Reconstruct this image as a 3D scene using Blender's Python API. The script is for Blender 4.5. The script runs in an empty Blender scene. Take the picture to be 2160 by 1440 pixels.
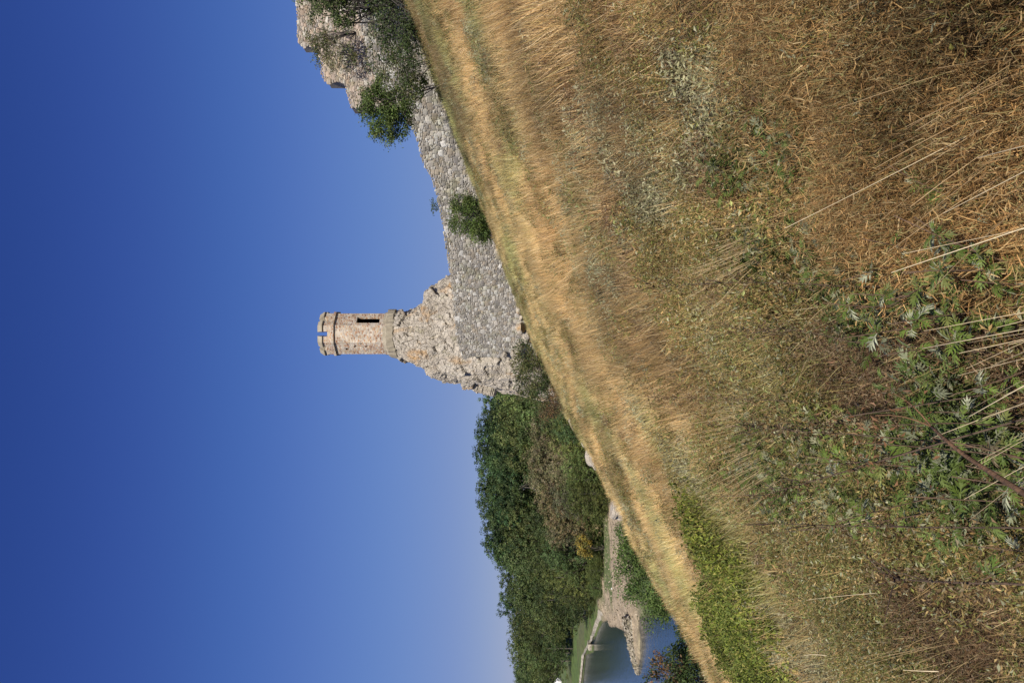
import bpy, math, random
import numpy as np
from mathutils import Vector, Matrix

# ---------------------------------------------------------------- camera, world, sun, exposure
scene = bpy.context.scene
col = scene.collection
FPX, EYE, HOR = 1650.0, 1.7, 1110.0          # focal length in photo pixels, eye height, horizon column
PITCH = math.atan((HOR - 1080.0) / FPX)
cam_data = bpy.data.cameras.new('camera')
cam_data.sensor_fit = 'HORIZONTAL'; cam_data.sensor_width = 36.0
cam_data.lens = FPX / 2160.0 * 36.0
cam_data.clip_start = 0.05; cam_data.clip_end = 20000
cam = bpy.data.objects.new('camera', cam_data); col.objects.link(cam)
Fv = Vector((0, math.cos(PITCH), math.sin(PITCH)))
Uv = Vector((0, -math.sin(PITCH), math.cos(PITCH)))
Rv = Vector((1, 0, 0))
m = Matrix.Identity(4)                        # the photograph lies on its side: world up is picture left
for i in range(3):
    m[i][0] = -Uv[i]; m[i][1] = Rv[i]; m[i][2] = -Fv[i]
m[2][3] = EYE
cam.matrix_world = m
scene.camera = cam

SUN_AZ, SUN_EL = math.radians(181.0), math.radians(42.0)   # azimuth clockwise from +Y
world = bpy.data.worlds.new('World'); scene.world = world
world.use_nodes = True
wn = world.node_tree.nodes; wl = world.node_tree.links
bg = wn['Background']
sky = wn.new('ShaderNodeTexSky'); sky.sky_type = 'NISHITA'; sky.sun_disc = False
sky.sun_elevation = SUN_EL; sky.sun_rotation = SUN_AZ
sky.altitude = 1500; sky.air_density = 1.0; sky.dust_density = 0.0; sky.ozone_density = 5.0
# the photograph's deep blue rendering of the clear sky: one grading of the whole sky, the same in every direction
def vscale(src, k):
    n = wn.new('ShaderNodeVectorMath'); n.operation = 'SCALE'; n.inputs['Scale'].default_value = k
    wl.new(src, n.inputs[0]); return n.outputs[0]
cv = wn.new('ShaderNodeRGBCurve')
for ch, pts in enumerate((((0, 0), (.036, .013), (.082, .050), (.144, .107), (.337, .210), (1, .45)),
                          ((0, 0), (.089, .052), (.191, .150), (.309, .230), (.565, .315), (1, .50)),
                          ((0, 0), (.212, .266), (.275, .350), (.407, .475), (.578, .552), (.752, .575), (1, .62)))):
    c = cv.mapping.curves[ch]
    while len(c.points) < len(pts): c.points.new(.5, .5)
    for p, (x, y) in zip(c.points, pts): p.location = (x, y)
cv.mapping.update()
wl.new(vscale(sky.outputs[0], .0804), cv.inputs['Color'])
wl.new(vscale(cv.outputs[0], 12.0), bg.inputs['Color'])
bg.inputs['Strength'].default_value = 0.055

sun_data = bpy.data.lights.new('sun', 'SUN'); sun_data.energy = 4.0; sun_data.angle = math.radians(0.53)
sun_data.color = (1.0, 0.93, 0.82)
sun = bpy.data.objects.new('sun', sun_data); col.objects.link(sun)
sd = Vector((math.sin(SUN_AZ) * math.cos(SUN_EL), math.cos(SUN_AZ) * math.cos(SUN_EL), math.sin(SUN_EL)))
sun.rotation_euler = sd.to_track_quat('Z', 'Y').to_euler()
sun.location = (0, 0, 60)

vs = scene.view_settings
vs.view_transform = 'Standard'; vs.look = 'None'; vs.exposure = 0.6; vs.gamma = 1.0; vs.use_curve_mapping = False

cy = scene.cycles
cy.max_bounces = 5; cy.diffuse_bounces = 3; cy.glossy_bounces = 2; cy.transmission_bounces = 3; cy.transparent_max_bounces = 4

# ---------------------------------------------------------------- helpers
rng = np.random.default_rng(7)
random.seed(7)

def ray(px, py):
    d = Fv + Rv * ((720 - py) / FPX) - Uv * ((px - 1080) / FPX)
    return d
def P(px, py, y):
    d = ray(px, py); s = y / d.y
    return Vector((d.x * s, y, EYE + d.z * s))
def PZ(px, py, z):
    d = ray(px, py); s = (z - EYE) / d.z
    return Vector((d.x * s, d.y * s, z))

def smooth(a, b, t):
    t = np.clip((t - a) / (b - a), 0, 1); return t * t * (3 - 2 * t)

def _hash(ix, iy, iz, seed):
    n = (ix.astype(np.int64) * 374761393 + iy.astype(np.int64) * 668265263 + iz.astype(np.int64) * 2147483647 + seed * 974634777) & 0xFFFFFFFF
    n = ((n ^ (n >> 13)) * 1274126177) & 0xFFFFFFFF
    n = (n ^ (n >> 16)) & 0xFFFF
    return n / 65535.0
def vnoise(x, y, z=None, seed=0):
    x = np.asarray(x, float); y = np.asarray(y, float)
    z = np.zeros_like(x) if z is None else np.asarray(z, float)
    ix, iy, iz = np.floor(x), np.floor(y), np.floor(z)
    fx, fy, fz = x - ix, y - iy, z - iz
    fx = fx * fx * (3 - 2 * fx); fy = fy * fy * (3 - 2 * fy); fz = fz * fz * (3 - 2 * fz)
    r = 0
    for dx in (0, 1):
        for dy in (0, 1):
            for dz in (0, 1):
                w = (fx if dx else 1 - fx) * (fy if dy else 1 - fy) * (fz if dz else 1 - fz)
                r = r + w * _hash(ix + dx, iy + dy, iz + dz, seed)
    return r
def fbm(x, y, z=None, seed=0, octv=4):
    r, a, f, t = 0, 1.0, 1.0, 0
    for o in range(octv):
        r = r + a * vnoise(np.asarray(x) * f, np.asarray(y) * f, None if z is None else np.asarray(z) * f, seed + o)
        t += a; a *= .5; f *= 2.03
    return r / t

def mesh_obj(name, verts, faces, mat, parent=None, colors=None, smooth_shade=False, loc=None):
    """faces: (n,3)/(n,4) int array, list of such arrays, or a list of tuples"""
    me = bpy.data.meshes.new(name)
    v = np.asarray(verts, np.float32).reshape(-1, 3)
    me.vertices.add(len(v)); me.vertices.foreach_set('co', v.ravel())
    if isinstance(faces, np.ndarray): groups = [faces]
    elif len(faces) and isinstance(faces[0], np.ndarray): groups = [f for f in faces if len(f)]
    else:
        by = {}
        for f in faces: by.setdefault(len(f), []).append(f)
        groups = [np.array(g, np.int64) for g in by.values()]
    idx = np.concatenate([g.ravel() for g in groups]).astype(np.int32)
    cnt = np.concatenate([np.full(len(g), g.shape[1]) for g in groups]).astype(np.int32)
    st = np.concatenate([[0], np.cumsum(cnt)[:-1]]).astype(np.int32)
    me.loops.add(len(idx)); me.loops.foreach_set('vertex_index', idx)
    me.polygons.add(len(cnt)); me.polygons.foreach_set('loop_start', st); me.polygons.foreach_set('loop_total', cnt)
    if colors is not None:
        c = np.ones((len(v), 4), np.float32); c[:, :3] = np.asarray(colors, np.float32)
        a = me.color_attributes.new('Col', 'FLOAT_COLOR', 'POINT'); a.data.foreach_set('color', c.ravel())
    me.update(calc_edges=True)
    me.polygons.foreach_set('use_smooth', np.full(len(cnt), smooth_shade))
    if mat is not None: me.materials.append(mat)
    o = bpy.data.objects.new(name, me); col.objects.link(o)
    if parent is not None: o.parent = parent
    if loc is not None: o.location = loc
    return o

def empty(name, loc=(0, 0, 0), rz=0):
    o = bpy.data.objects.new(name, None); col.objects.link(o)
    o.location = loc; o.rotation_euler = (0, 0, rz); o.empty_display_size = 0.2
    return o
def tag(o, label=None, cat=None, group=None, kind=None):
    if label: o['label'] = label
    if cat: o['category'] = cat
    if group: o['group'] = group
    if kind: o['kind'] = kind
    return o
def copy_tree(o, parent=None):
    c = o.copy(); col.objects.link(c)
    if parent is not None: c.parent = parent
    for ch in o.children: copy_tree(ch, c)
    return c

class MB:
    """collects vertices and faces of one mesh"""
    def __init__(s): s.v = []; s.f = []; s.c = []; s.n = 0
    def add(s, verts, faces, color=(1, 1, 1)):
        verts = np.asarray(verts, float).reshape(-1, 3)
        s.v.append(verts); s.f += [tuple(int(i) + s.n for i in f) for f in faces]
        s.c.append(np.broadcast_to(np.asarray(color, float), (len(verts), 3)).copy()); s.n += len(verts)
    def tube(s, pts, radii, sides=5, color=(1, 1, 1)):
        pts = np.asarray(pts, float); n = len(pts)
        t = np.gradient(pts, axis=0); t /= np.linalg.norm(t, axis=1)[:, None] + 1e-9
        ref = np.array([0.31, 0.95, 0.11]); a = np.cross(t, ref); a /= np.linalg.norm(a, axis=1)[:, None] + 1e-9
        b = np.cross(t, a)
        ang = np.arange(sides) * 2 * np.pi / sides
        r = np.asarray(radii, float)[:, None, None]
        ring = pts[:, None, :] + r * (np.cos(ang)[None, :, None] * a[:, None, :] + np.sin(ang)[None, :, None] * b[:, None, :])
        f = []
        for i in range(n - 1):
            for k in range(sides):
                k2 = (k + 1) % sides
                f.append((i * sides + k, i * sides + k2, (i + 1) * sides + k2, (i + 1) * sides + k))
        f.append(tuple(range(sides))[::-1]); f.append(tuple((n - 1) * sides + k for k in range(sides)))
        s.add(ring.reshape(-1, 3), f, color)
    def build(s, name, mat, parent=None, smooth_shade=False):
        return mesh_obj(name, np.concatenate(s.v), s.f, mat, parent, np.concatenate(s.c), smooth_shade)

# ---------------------------------------------------------------- materials
def new_mat(name):
    mt = bpy.data.materials.new(name); mt.use_nodes = True
    nt = mt.node_tree
    return mt, nt, nt.nodes, nt.links, nt.nodes['Principled BSDF']
def node(nt, kind, **kw):
    n = nt.nodes.new(kind)
    for k, v in kw.items():
        if hasattr(n, k): setattr(n, k, v)
        else: n.inputs[k].default_value = v
    return n
def mix(nt, a, b, fac, mode='MIX'):
    n = nt.nodes.new('ShaderNodeMix'); n.data_type = 'RGBA'; n.blend_type = mode
    for sock, val in ((n.inputs['Factor'], fac), (n.inputs['A'], a), (n.inputs['B'], b)):
        if hasattr(val, 'links') or isinstance(val, bpy.types.NodeSocket): nt.links.new(val, sock)
        elif isinstance(val, (int, float)): sock.default_value = val
        else: sock.default_value = (*val, 1)
    return n.outputs['Result']
def ramp(nt, src, stops):
    n = nt.nodes.new('ShaderNodeValToRGB'); e = n.color_ramp.elements
    while len(e) < len(stops): e.new(0.5)
    for el, (p, c) in zip(e, stops): el.position = p; el.color = (*c, 1) if not isinstance(c, (int, float)) else (c, c, c, 1)
    nt.links.new(src, n.inputs[0]); return n.outputs['Color']
def noise(nt, vec, scale, detail=4, rough=0.6):
    n = nt.nodes.new('ShaderNodeTexNoise'); n.inputs['Scale'].default_value = scale
    n.inputs['Detail'].default_value = detail; n.inputs['Roughness'].default_value = rough
    if vec is not None: nt.links.new(vec, n.inputs['Vector'])
    return n.outputs['Fac']
def mapped(nt, scale=(1, 1, 1), world=True):
    g = nt.nodes.new('ShaderNodeNewGeometry') if world else nt.nodes.new('ShaderNodeTexCoord')
    mp = nt.nodes.new('ShaderNodeMapping'); mp.inputs['Scale'].default_value = scale
    nt.links.new(g.outputs['Position' if world else 'Object'], mp.inputs['Vector'])
    return mp.outputs[0]
def bump(nt, height, bsdf, strength=0.5, dist=0.05):
    b = nt.nodes.new('ShaderNodeBump'); b.inputs['Strength'].default_value = strength; b.inputs['Distance'].default_value = dist
    nt.links.new(height, b.inputs['Height']); nt.links.new(b.outputs[0], bsdf.inputs['Normal'])
def attr(nt, name='Col', kind='GEOMETRY'):
    a = nt.nodes.new('ShaderNodeAttribute'); a.attribute_name = name; a.attribute_type = kind
    return a.outputs['Color']

def leaf_mat(name, transl=0.35, instanced=False, pale_back=None, rough=0.55, spec=0.25):
    mt, nt, N, L, b = new_mat(name)
    c = attr(nt)
    if not instanced: c = mix(nt, c, N.new('ShaderNodeObjectInfo').outputs['Color'], 1.0, 'MULTIPLY')
    if instanced: c = mix(nt, c, attr(nt, 'tint', 'INSTANCER'), 1.0, 'MULTIPLY')
    if pale_back:
        g = N.new('ShaderNodeNewGeometry'); c = mix(nt, c, pale_back, g.outputs['Backfacing'])
    L.new(c, b.inputs['Base Color']); b.inputs['Roughness'].default_value = rough
    b.inputs['Specular IOR Level'].default_value = spec
    tr = N.new('ShaderNodeBsdfTranslucent'); L.new(c, tr.inputs['Color'])
    ms = N.new('ShaderNodeMixShader'); ms.inputs[0].default_value = transl
    L.new(b.outputs[0], ms.inputs[1]); L.new(tr.outputs[0], ms.inputs[2])
    L.new(ms.outputs[0], N['Material Output'].inputs['Surface'])
    return mt

M = {}
M['leaf'] = leaf_mat('foliage', 0.3)
M['grass'] = leaf_mat('dry_grass_blades', 0.25, True, rough=0.5, spec=0.3)
M['herb'] = leaf_mat('herb_leaves', 0.28, True)
M['mugwort'] = leaf_mat('mugwort_leaf', 0.25, False, (0.40, 0.42, 0.29))
M['straw'] = leaf_mat('straw_stalk', 0.08, rough=0.45, spec=0.35)

mt, nt, N, L, b = new_mat('bark'); M['bark'] = mt
L.new(mix(nt, attr(nt), ramp(nt, noise(nt, mapped(nt, (3, 3, .7)), 6), [(0.3, .55), (.7, 1.25)]), 1.0, 'MULTIPLY'), b.inputs['Base Color'])
b.inputs['Roughness'].default_value = .9; bump(nt, noise(nt, mapped(nt, (5, 5, 1)), 8), b, .6, .03)

# limestone of the crag
mt, nt, N, L, b = new_mat('limestone'); M['rock'] = mt
p0 = mapped(nt)
c = ramp(nt, noise(nt, p0, 0.9, 6, .65), [(.25, (.30, .26, .21)), (.5, (.44, .39, .32)), (.75, (.55, .50, .42))])
c = mix(nt, c, ramp(nt, noise(nt, p0, 5.0, 5, .7), [(.3, .62), (.65, 1.15)]), 1.0, 'MULTIPLY')
ochre = ramp(nt, noise(nt, mapped(nt, (1, 1, .28)), .8, 3), [(.56, 0.0), (.72, 1.0)])
c = mix(nt, c, mix(nt, c, (1.0, .72, .42), 1.0, 'MULTIPLY'), ochre)
c = mix(nt, c, mix(nt, c, (.62, .66, .45), 1.0, 'MULTIPLY'), ramp(nt, noise(nt, p0, 1.7, 4), [(.58, 0.0), (.75, .6)]))
L.new(c, b.inputs['Base Color']); b.inputs['Roughness'].default_value = .92
vo = N.new('ShaderNodeTexVoronoi'); vo.feature = 'DISTANCE_TO_EDGE'; vo.inputs['Scale'].default_value = 2.3; L.new(p0, vo.inputs['Vector'])
hsum = N.new('ShaderNodeMath'); hsum.operation = 'ADD'
L.new(noise(nt, p0, 7, 6, .7), hsum.inputs[0]); L.new(ramp(nt, vo.outputs['Distance'], [(0, 0.0), (.08, .55)]), hsum.inputs[1])
bump(nt, hsum.outputs[0], b, .8, .14)

# loose wall stones (colour of each stone: object colour x Col)
mt, nt, N, L, b = new_mat('wall_stone'); M['stone'] = mt
oi = N.new('ShaderNodeObjectInfo'); p0 = mapped(nt)
c = mix(nt, attr(nt), oi.outputs['Color'], 1.0, 'MULTIPLY')
c = mix(nt, c, ramp(nt, noise(nt, p0, 9, 5, .7), [(.25, .68), (.7, 1.18)]), 1.0, 'MULTIPLY')
c = mix(nt, c, mix(nt, c, (.78, .80, .62), 1.0, 'MULTIPLY'), ramp(nt, noise(nt, p0, 1.1, 3), [(.5, 0.0), (.7, .8)]))
L.new(c, b.inputs['Base Color']); b.inputs['Roughness'].default_value = .92
bump(nt, noise(nt, p0, 16, 5, .7), b, .6, .03)

mt, nt, N, L, b = new_mat('mortar'); M['mortar'] = mt
p0 = mapped(nt)
c = ramp(nt, noise(nt, p0, 3.5, 6, .7), [(.25, (.20, .175, .14)), (.75, (.36, .32, .26))])
L.new(c, b.inputs['Base Color']); b.inputs['Roughness'].default_value = .95; bump(nt, noise(nt, p0, 14, 5, .7), b, .8, .06)

# tower masonry: small mixed brick and rubble, far too fine to tell apart
mt, nt, N, L, b = new_mat('tower_masonry'); M['tower'] = mt
p0 = mapped(nt, (4.2, 4.2, 8))
vo = N.new('ShaderNodeTexVoronoi'); vo.inputs['Scale'].default_value = 1.0; L.new(p0, vo.inputs['Vector'])
sp = N.new('ShaderNodeSeparateColor'); L.new(vo.outputs['Color'], sp.inputs[0])
c = ramp(nt, sp.outputs[0], [(0, (.20, .095, .055)), (.25, (.40, .22, .12)), (.5, (.44, .33, .21)), (.75, (.58, .50, .40)), (1, (.28, .23, .19))])
ve = N.new('ShaderNodeTexVoronoi'); ve.feature = 'DISTANCE_TO_EDGE'; L.new(p0, ve.inputs['Vector']); ve.inputs['Scale'].default_value = 1.0
c = mix(nt, (.47, .42, .35), c, ramp(nt, ve.outputs['Distance'], [(.03, 0.0), (.12, 1.0)]))
c = mix(nt, c, ramp(nt, noise(nt, mapped(nt, (1, 1, .5)), 1.3, 5), [(.3, .72), (.65, 1.12)]), 1.0, 'MULTIPLY')
L.new(c, b.inputs['Base Color']); b.inputs['Roughness'].default_value = .93
bump(nt, ve.outputs['Distance'], b, .7, .05)

mt, nt, N, L, b = new_mat('weathered_plaster'); M['plaster'] = mt
p0 = mapped(nt)
c = ramp(nt, noise(nt, p0, 2.0, 6, .65), [(.25, (.21, .18, .13)), (.55, (.31, .27, .20)), (.8, (.38, .34, .26))])
L.new(c, b.inputs['Base Color']); b.inputs['Roughness'].default_value = .95; bump(nt, noise(nt, p0, 9, 5), b, .6, .05)

mt, nt, N, L, b = new_mat('dark_interior'); M['dark'] = mt
b.inputs['Base Color'].default_value = (.05, .04, .035, 1); b.inputs['Roughness'].default_value = 1

mt, nt, N, L, b = new_mat('hillside_soil'); M['soil'] = mt
p0 = mapped(nt)
c = ramp(nt, noise(nt, p0, .8, 6, .7), [(.25, (.075, .055, .03)), (.5, (.14, .10, .055)), (.75, (.21, .155, .085))])
c = mix(nt, c, ramp(nt, noise(nt, p0, 22, 4, .7), [(.3, .55), (.7, 1.2)]), 1.0, 'MULTIPLY')
L.new(c, b.inputs['Base Color']); b.inputs['Roughness'].default_value = 1.0; bump(nt, noise(nt, p0, 12, 5, .7), b, .8, .08)

mt, nt, N, L, b = new_mat('floodplain'); M['plain'] = mt
p0 = mapped(nt)
c = mix(nt, attr(nt), ramp(nt, noise(nt, p0, .35, 6, .75), [(.25, .6), (.7, 1.25)]), 1.0, 'MULTIPLY')
c = mix(nt, c, ramp(nt, noise(nt, mapped(nt, (.5, .16, 1)), 1.4, 5, .75), [(.3, .55), (.55, 1.0), (.7, 1.25)]), 1.0, 'MULTIPLY')
c = mix(nt, c, ramp(nt, noise(nt, p0, 3.0, 4, .7), [(.3, .66), (.7, 1.25)]), 1.0, 'MULTIPLY')
L.new(c, b.inputs['Base Color']); b.inputs['Roughness'].default_value = 1.0; bump(nt, noise(nt, p0, 2.2, 5, .7), b, 1.0, .5)

mt, nt, N, L, b = new_mat('river_water'); M['water'] = mt
b.inputs['Base Color'].default_value = (.018, .034, .046, 1); b.inputs['Roughness'].default_value = .06
b.inputs['IOR'].default_value = 1.33
bump(nt, noise(nt, mapped(nt, (1.0, .6, 1)), 1.1, 4, .6), b, .38, .14)

mt, nt, N, L, b = new_mat('quay_stone'); M['quay'] = mt
p0 = mapped(nt)
vo = N.new('ShaderNodeTexVoronoi'); vo.inputs['Scale'].default_value = 1.1; L.new(p0, vo.inputs['Vector'])
sp = N.new('ShaderNodeSeparateColor'); L.new(vo.outputs['Color'], sp.inputs[0])
c = ramp(nt, sp.outputs[0], [(0, (.24, .21, .16)), (1, (.42, .38, .30))])
c = mix(nt, c, ramp(nt, noise(nt, p0, .7, 4), [(.3, .75), (.7, 1.1)]), 1.0, 'MULTIPLY')
L.new(c, b.inputs['Base Color']); b.inputs['Roughness'].default_value = .95; bump(nt, vo.outputs['Distance'], b, .6, .2)

mt, nt, N, L, b = new_mat('white_paint'); M['white'] = mt
c = ramp(nt, noise(nt, mapped(nt), 2.0, 4), [(.3, (.62, .61, .57)), (.7, (.8, .8, .77))]); L.new(c, b.inputs['Base Color']); b.inputs['Roughness'].default_value = .6

# ---------------------------------------------------------------- terrain: the grassy hillside
WATER = EYE - 20.0
def brow_x(y):
    return np.interp(y, [0, 20, 26, 38, 50, 58, 66, 80], [-12.5, -12.2, -11.4, -9.6, -7.6, -5.2, -5.4, -9.0])
def hill_h(x, y):
    x = np.asarray(x, float); y = np.asarray(y, float)
    h = 0.02 * y + np.where(x > 0, .40 * x, .44 * x)
    bx = brow_x(y)
    d = np.maximum(0, bx + 1.2 - x)
    h = h - np.where(d < 3, d * d / 6 * .95, (d - 1.5) * .95)
    back = np.maximum(0, y - np.where(x < 0, 70, 72 + 0 * x))
    h = h - np.minimum(back * .55, 30) * smooth(0, 6, back)
    h = h - np.maximum(0, x - 24) * .28
    h = h + .30 * (fbm(x * .22 + 5, y * .22, seed=3, octv=3) - .5) + .10 * (fbm(x * 1.1, y * 1.1, seed=9, octv=3) - .5)
    # hollow in front of the wall
    h = h - .22 * smooth(bx + 4, bx + 1, x) * smooth(34, 44, y)
    return np.maximum(h - .18, WATER - 2.5)
def hill1(x, y): return float(hill_h(np.array([x]), np.array([y]))[0])
def ground_hit(px, py, lift=0.0):
    d = ray(px, py)
    s = np.concatenate([np.linspace(.6, 12, 300), np.linspace(12.05, 95, 900)])
    xs, ys, zs = d.x * s, d.y * s, EYE + d.z * s
    below = zs < hill_h(xs, ys) + lift
    i = int(np.argmax(below)) if below.any() else len(s) - 1
    return Vector((xs[i], ys[i], zs[i]))

xs = np.concatenate([np.linspace(-75, -16, 50), np.linspace(-15.6, 26, 170), np.linspace(26.8, 75, 40)])
ys = np.concatenate([np.linspace(-14, 0, 20), np.linspace(.25, 30, 120), np.linspace(30.5, 80, 90), np.linspace(81, 130, 30)])
X, Y = np.meshgrid(xs, ys); Z = hill_h(X, Y)
def grid_faces(nx, ny):
    i, j = np.meshgrid(np.arange(nx - 1), np.arange(ny - 1)); a = (j * nx + i).ravel()
    return np.stack([a, a + 1, a + nx + 1, a + nx], 1)
o = mesh_obj('hillside', np.stack([X, Y, Z], -1).reshape(-1, 3), grid_faces(len(xs), len(ys)), M['soil'], smooth_shade=True)
tag(o, 'dry grassy hillside falling towards the river', 'hillside', kind='structure')

# ---------------------------------------------------------------- river plain
shore_px = [(1229, 1440), (1235, 1380), (1251, 1375), (1252, 1362), (1245, 1355), (1255, 1345), (1270, 1312), (1282, 1305),
            (1287, 1320), (1302, 1321), (1320, 1332), (1331, 1338), (1336, 1365), (1346, 1408), (1350, 1390), (1350, 1345), (1349, 1301), (1380, 1299),
            (1440, 1292), (1560, 1280)]
shore = [PZ(px, py, WATER) for px, py in shore_px]
poly = np.array([[-700, 560], [-240, 400]] + [[p.x, p.y] for p in shore] + [[-22, 40], [-24, -60], [-700, -60]])
def inside(px, py, poly):
    r = np.zeros(px.shape, bool); n = len(poly)
    for i in range(n):
        x0, y0 = poly[i]; x1, y1 = poly[(i + 1) % n]
        c = (y0 > py) != (y1 > py)
        r ^= c & (px < (x1 - x0) * (py - y0) / (y1 - y0 + 1e-12) + x0)
    return r
def edge_dist(px, py, poly):
    d = np.full(px.shape, 1e9); n = len(poly)
    for i in range(n):
        a = poly[i]; b_ = poly[(i + 1) % n]; ab = b_ - a
        t = np.clip(((px - a[0]) * ab[0] + (py - a[1]) * ab[1]) / (ab @ ab), 0, 1)
        d = np.minimum(d, np.hypot(px - a[0] - t * ab[0], py - a[1] - t * ab[1]))
    return d
gx = np.concatenate([np.linspace(-9000, -400, 14), np.linspace(-380, -135, 30), np.linspace(-134, -20, 190), np.linspace(-18, 260, 40), np.linspace(300, 9000, 14)])
gy = np.concatenate([np.linspace(-3000, -100, 8), np.linspace(-80, 95, 25), np.linspace(96, 320, 230), np.linspace(324, 700, 40), np.linspace(760, 12000, 16)])
X, Y = np.meshgrid(gx, gy)
ins = inside(X, Y, poly); ed = edge_dist(X, Y, poly)
land = .25 + .9 * smooth(0, 5, ed) + .5 * (fbm(X * .05, Y * .05, seed=21) - .5) * smooth(0, 10, ed)
Z = np.where(ins, WATER - np.minimum(ed * .5, 2.5), WATER + land)
spit = PZ(1345, 1410, WATER); root = PZ(1340, 1310, WATER)
Z = np.where((Y < 90) & (X > -40) & (X < 70), np.minimum(Z, WATER - 1.0), Z)
grav_c = PZ(1300, 1220, WATER)
gfac = smooth(1.15, .75, np.hypot((X - grav_c.x) / 26, (Y - grav_c.y) / 42) + .35 * (fbm(X * .12, Y * .12, seed=4) - .5))
grassy = smooth(.52, .6, fbm(X * .10, Y * .055, seed=31)) * smooth(2, 7, ed) * (Y > 172)
gfac = gfac * (1 - .9 * grassy)
bed = smooth(3, 0, ed)
g1 = np.array([.105, .165, .035]); g2 = np.array([.50, .395, .26]); g3 = np.array([.12, .10, .065])
C = g1 * (1 - gfac[..., None]) + g2 * gfac[..., None]
dirt = (smooth(.55, .7, fbm(X * .07, Y * .07, seed=14)) * (gfac < .3))[..., None]
C = C * (1 - dirt) + np.array([.13, .145, .05]) * dirt
C = np.where(ins[..., None], g3 * (.35 + .65 * smooth(2.5, 0, ed)[..., None]), C)
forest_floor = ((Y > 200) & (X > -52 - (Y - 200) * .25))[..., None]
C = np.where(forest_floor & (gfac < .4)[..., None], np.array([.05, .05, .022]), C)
o = mesh_obj('river_plain', np.stack([X, Y, Z], -1).reshape(-1, 3), grid_faces(len(gx), len(gy)), M['plain'], colors=C.reshape(-1, 3), smooth_shade=True)
tag(o, 'flat river plain with pale gravel bank and green lawn', 'ground', kind='structure')
def plain_h(x, y):
    i = np.clip(np.searchsorted(gx, x), 1, len(gx) - 1); j = np.clip(np.searchsorted(gy, y), 1, len(gy) - 1)
    tx = (x - gx[i - 1]) / (gx[i] - gx[i - 1]); ty = (y - gy[j - 1]) / (gy[j] - gy[j - 1])
    return float((Z[j - 1, i - 1] * (1 - tx) + Z[j - 1, i] * tx) * (1 - ty) + (Z[j, i - 1] * (1 - tx) + Z[j, i] * tx) * ty)

w = np.array([[-900, -200, WATER], [60, -200, WATER], [60, 620, WATER], [-900, 620, WATER]])
o = mesh_obj('river', w, np.array([[0, 1, 2, 3]]), M['water']); tag(o, 'calm blue river water below the hillside', 'water', kind='structure')

# stone revetment along the far shore, with the square block at its bend
cr_px = [(1219, 1470), (1221, 1440), (1227, 1381), (1243.5, 1350), (1246, 1340), (1257, 1306), (1262, 1284)]
wl_px = [(1227, 1470), (1229, 1440), (1235.5, 1381), (1251, 1352), (1255, 1345), (1270, 1314), (1284, 1302)]
qv, qf = [], []
def subdiv(pts, k=8):
    out = []
    for a, b_ in zip(pts[:-1], pts[1:]):
        for t in np.linspace(0, 1, k, endpoint=False): out.append(a.lerp(b_, t))
    out.append(pts[-1]); return out
crest = subdiv([PZ(px, py, WATER + 1.15) for px, py in cr_px]); wline = subdiv([PZ(px, py, WATER - .3) for px, py in wl_px])
for a, b_ in zip(crest, wline):
    back = (a - b_); back.z = 0; back.normalize(); back *= 2.0
    j = Vector((random.uniform(-.15, .15), random.uniform(-.3, .3), random.uniform(-.1, .1)))
    qv += [a + back + Vector((0, 0, -.6)), a + j, a.lerp(b_, .5) + j, b_]
for i in range(len(crest) - 1):
    for k in range(3): qf.append((i * 4 + k, i * 4 + k + 1, i * 4 + k + 5, i * 4 + k + 4))
quay = empty('stone_revetment', tuple(wline[len(wline) // 2])); tag(quay, 'pale sloping stone revetment along the far river shore', 'embankment')
def local(obj, verts): return [(Vector(v) - obj.location) for v in verts]
mesh_obj('stone_face', local(quay, qv), qf, M['quay'], quay)
bl = PZ(1251, 1368, WATER)
bx0, by0 = .95, 1.9
vv = [(sx * bx0 * (1 if z < 1 else .88) , sy * by0 * (1 if z < 1 else .9), z) for z in (-.8, .7, 1.35) for sx, sy in ((-1, -1), (1, -1), (1, 1), (-1, 1))]
ff = [(i + k * 4, (i + 1) % 4 + k * 4, (i + 1) % 4 + (k + 1) * 4, i + (k + 1) * 4) for k in range(2) for i in range(4)] + [(8, 9, 10, 11)]
mesh_obj('end_block', [Vector(v) + bl + Vector((0, 3.0, 0)) - quay.location for v in vv], ff, M['quay'], quay)

# ---------------------------------------------------------------- stone shapes
def stone_shape(seed, depth=.5):
    """unit stone: x,z in -.5..+.5, front face towards -y, rounded and chipped"""
    r = np.random.default_rng(seed)
    g = np.array([-1, -.55, .55, 1.0])
    v = []; 
    for z in g:
        for x in g:
            e = max(abs(x), abs(z)) > .9
            corner = abs(x) > .9 and abs(z) > .9
            xx = x * .5 * (.90 if corner else 1) + r.normal() * .03
            zz = z * .5 * (.88 if corner else 1) + r.normal() * .035
            yy = (0.0 if e else -.32) + r.normal() * (.05 if not e else .03)
            v.append((xx, yy, zz))
    n = 4
    f = [(j * n + i, j * n + i + 1, (j + 1) * n + i + 1, (j + 1) * n + i) for j in range(3) for i in range(3)]
    rim = [0, 1, 2, 3, 7, 11, 15, 14, 13, 12, 8, 4]
    b0 = len(v)
    for k in rim: v.append((v[k][0] * 1.02, depth, v[k][2] * 1.02))
    for k in range(12):
        k2 = (k + 1) % 12
        f.append((rim[k], b0 + k, b0 + k2, rim[k2]))
    return np.array(v), f
STONES = [stone_shape(s) for s in range(14)]
stone_meshes = []
for k, (sv, sf) in enumerate(STONES):
    o = mesh_obj('stone', sv, sf, M['stone'], colors=np.ones((len(sv), 3))); stone_meshes.append(o.data); bpy.data.objects.remove(o)

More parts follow.
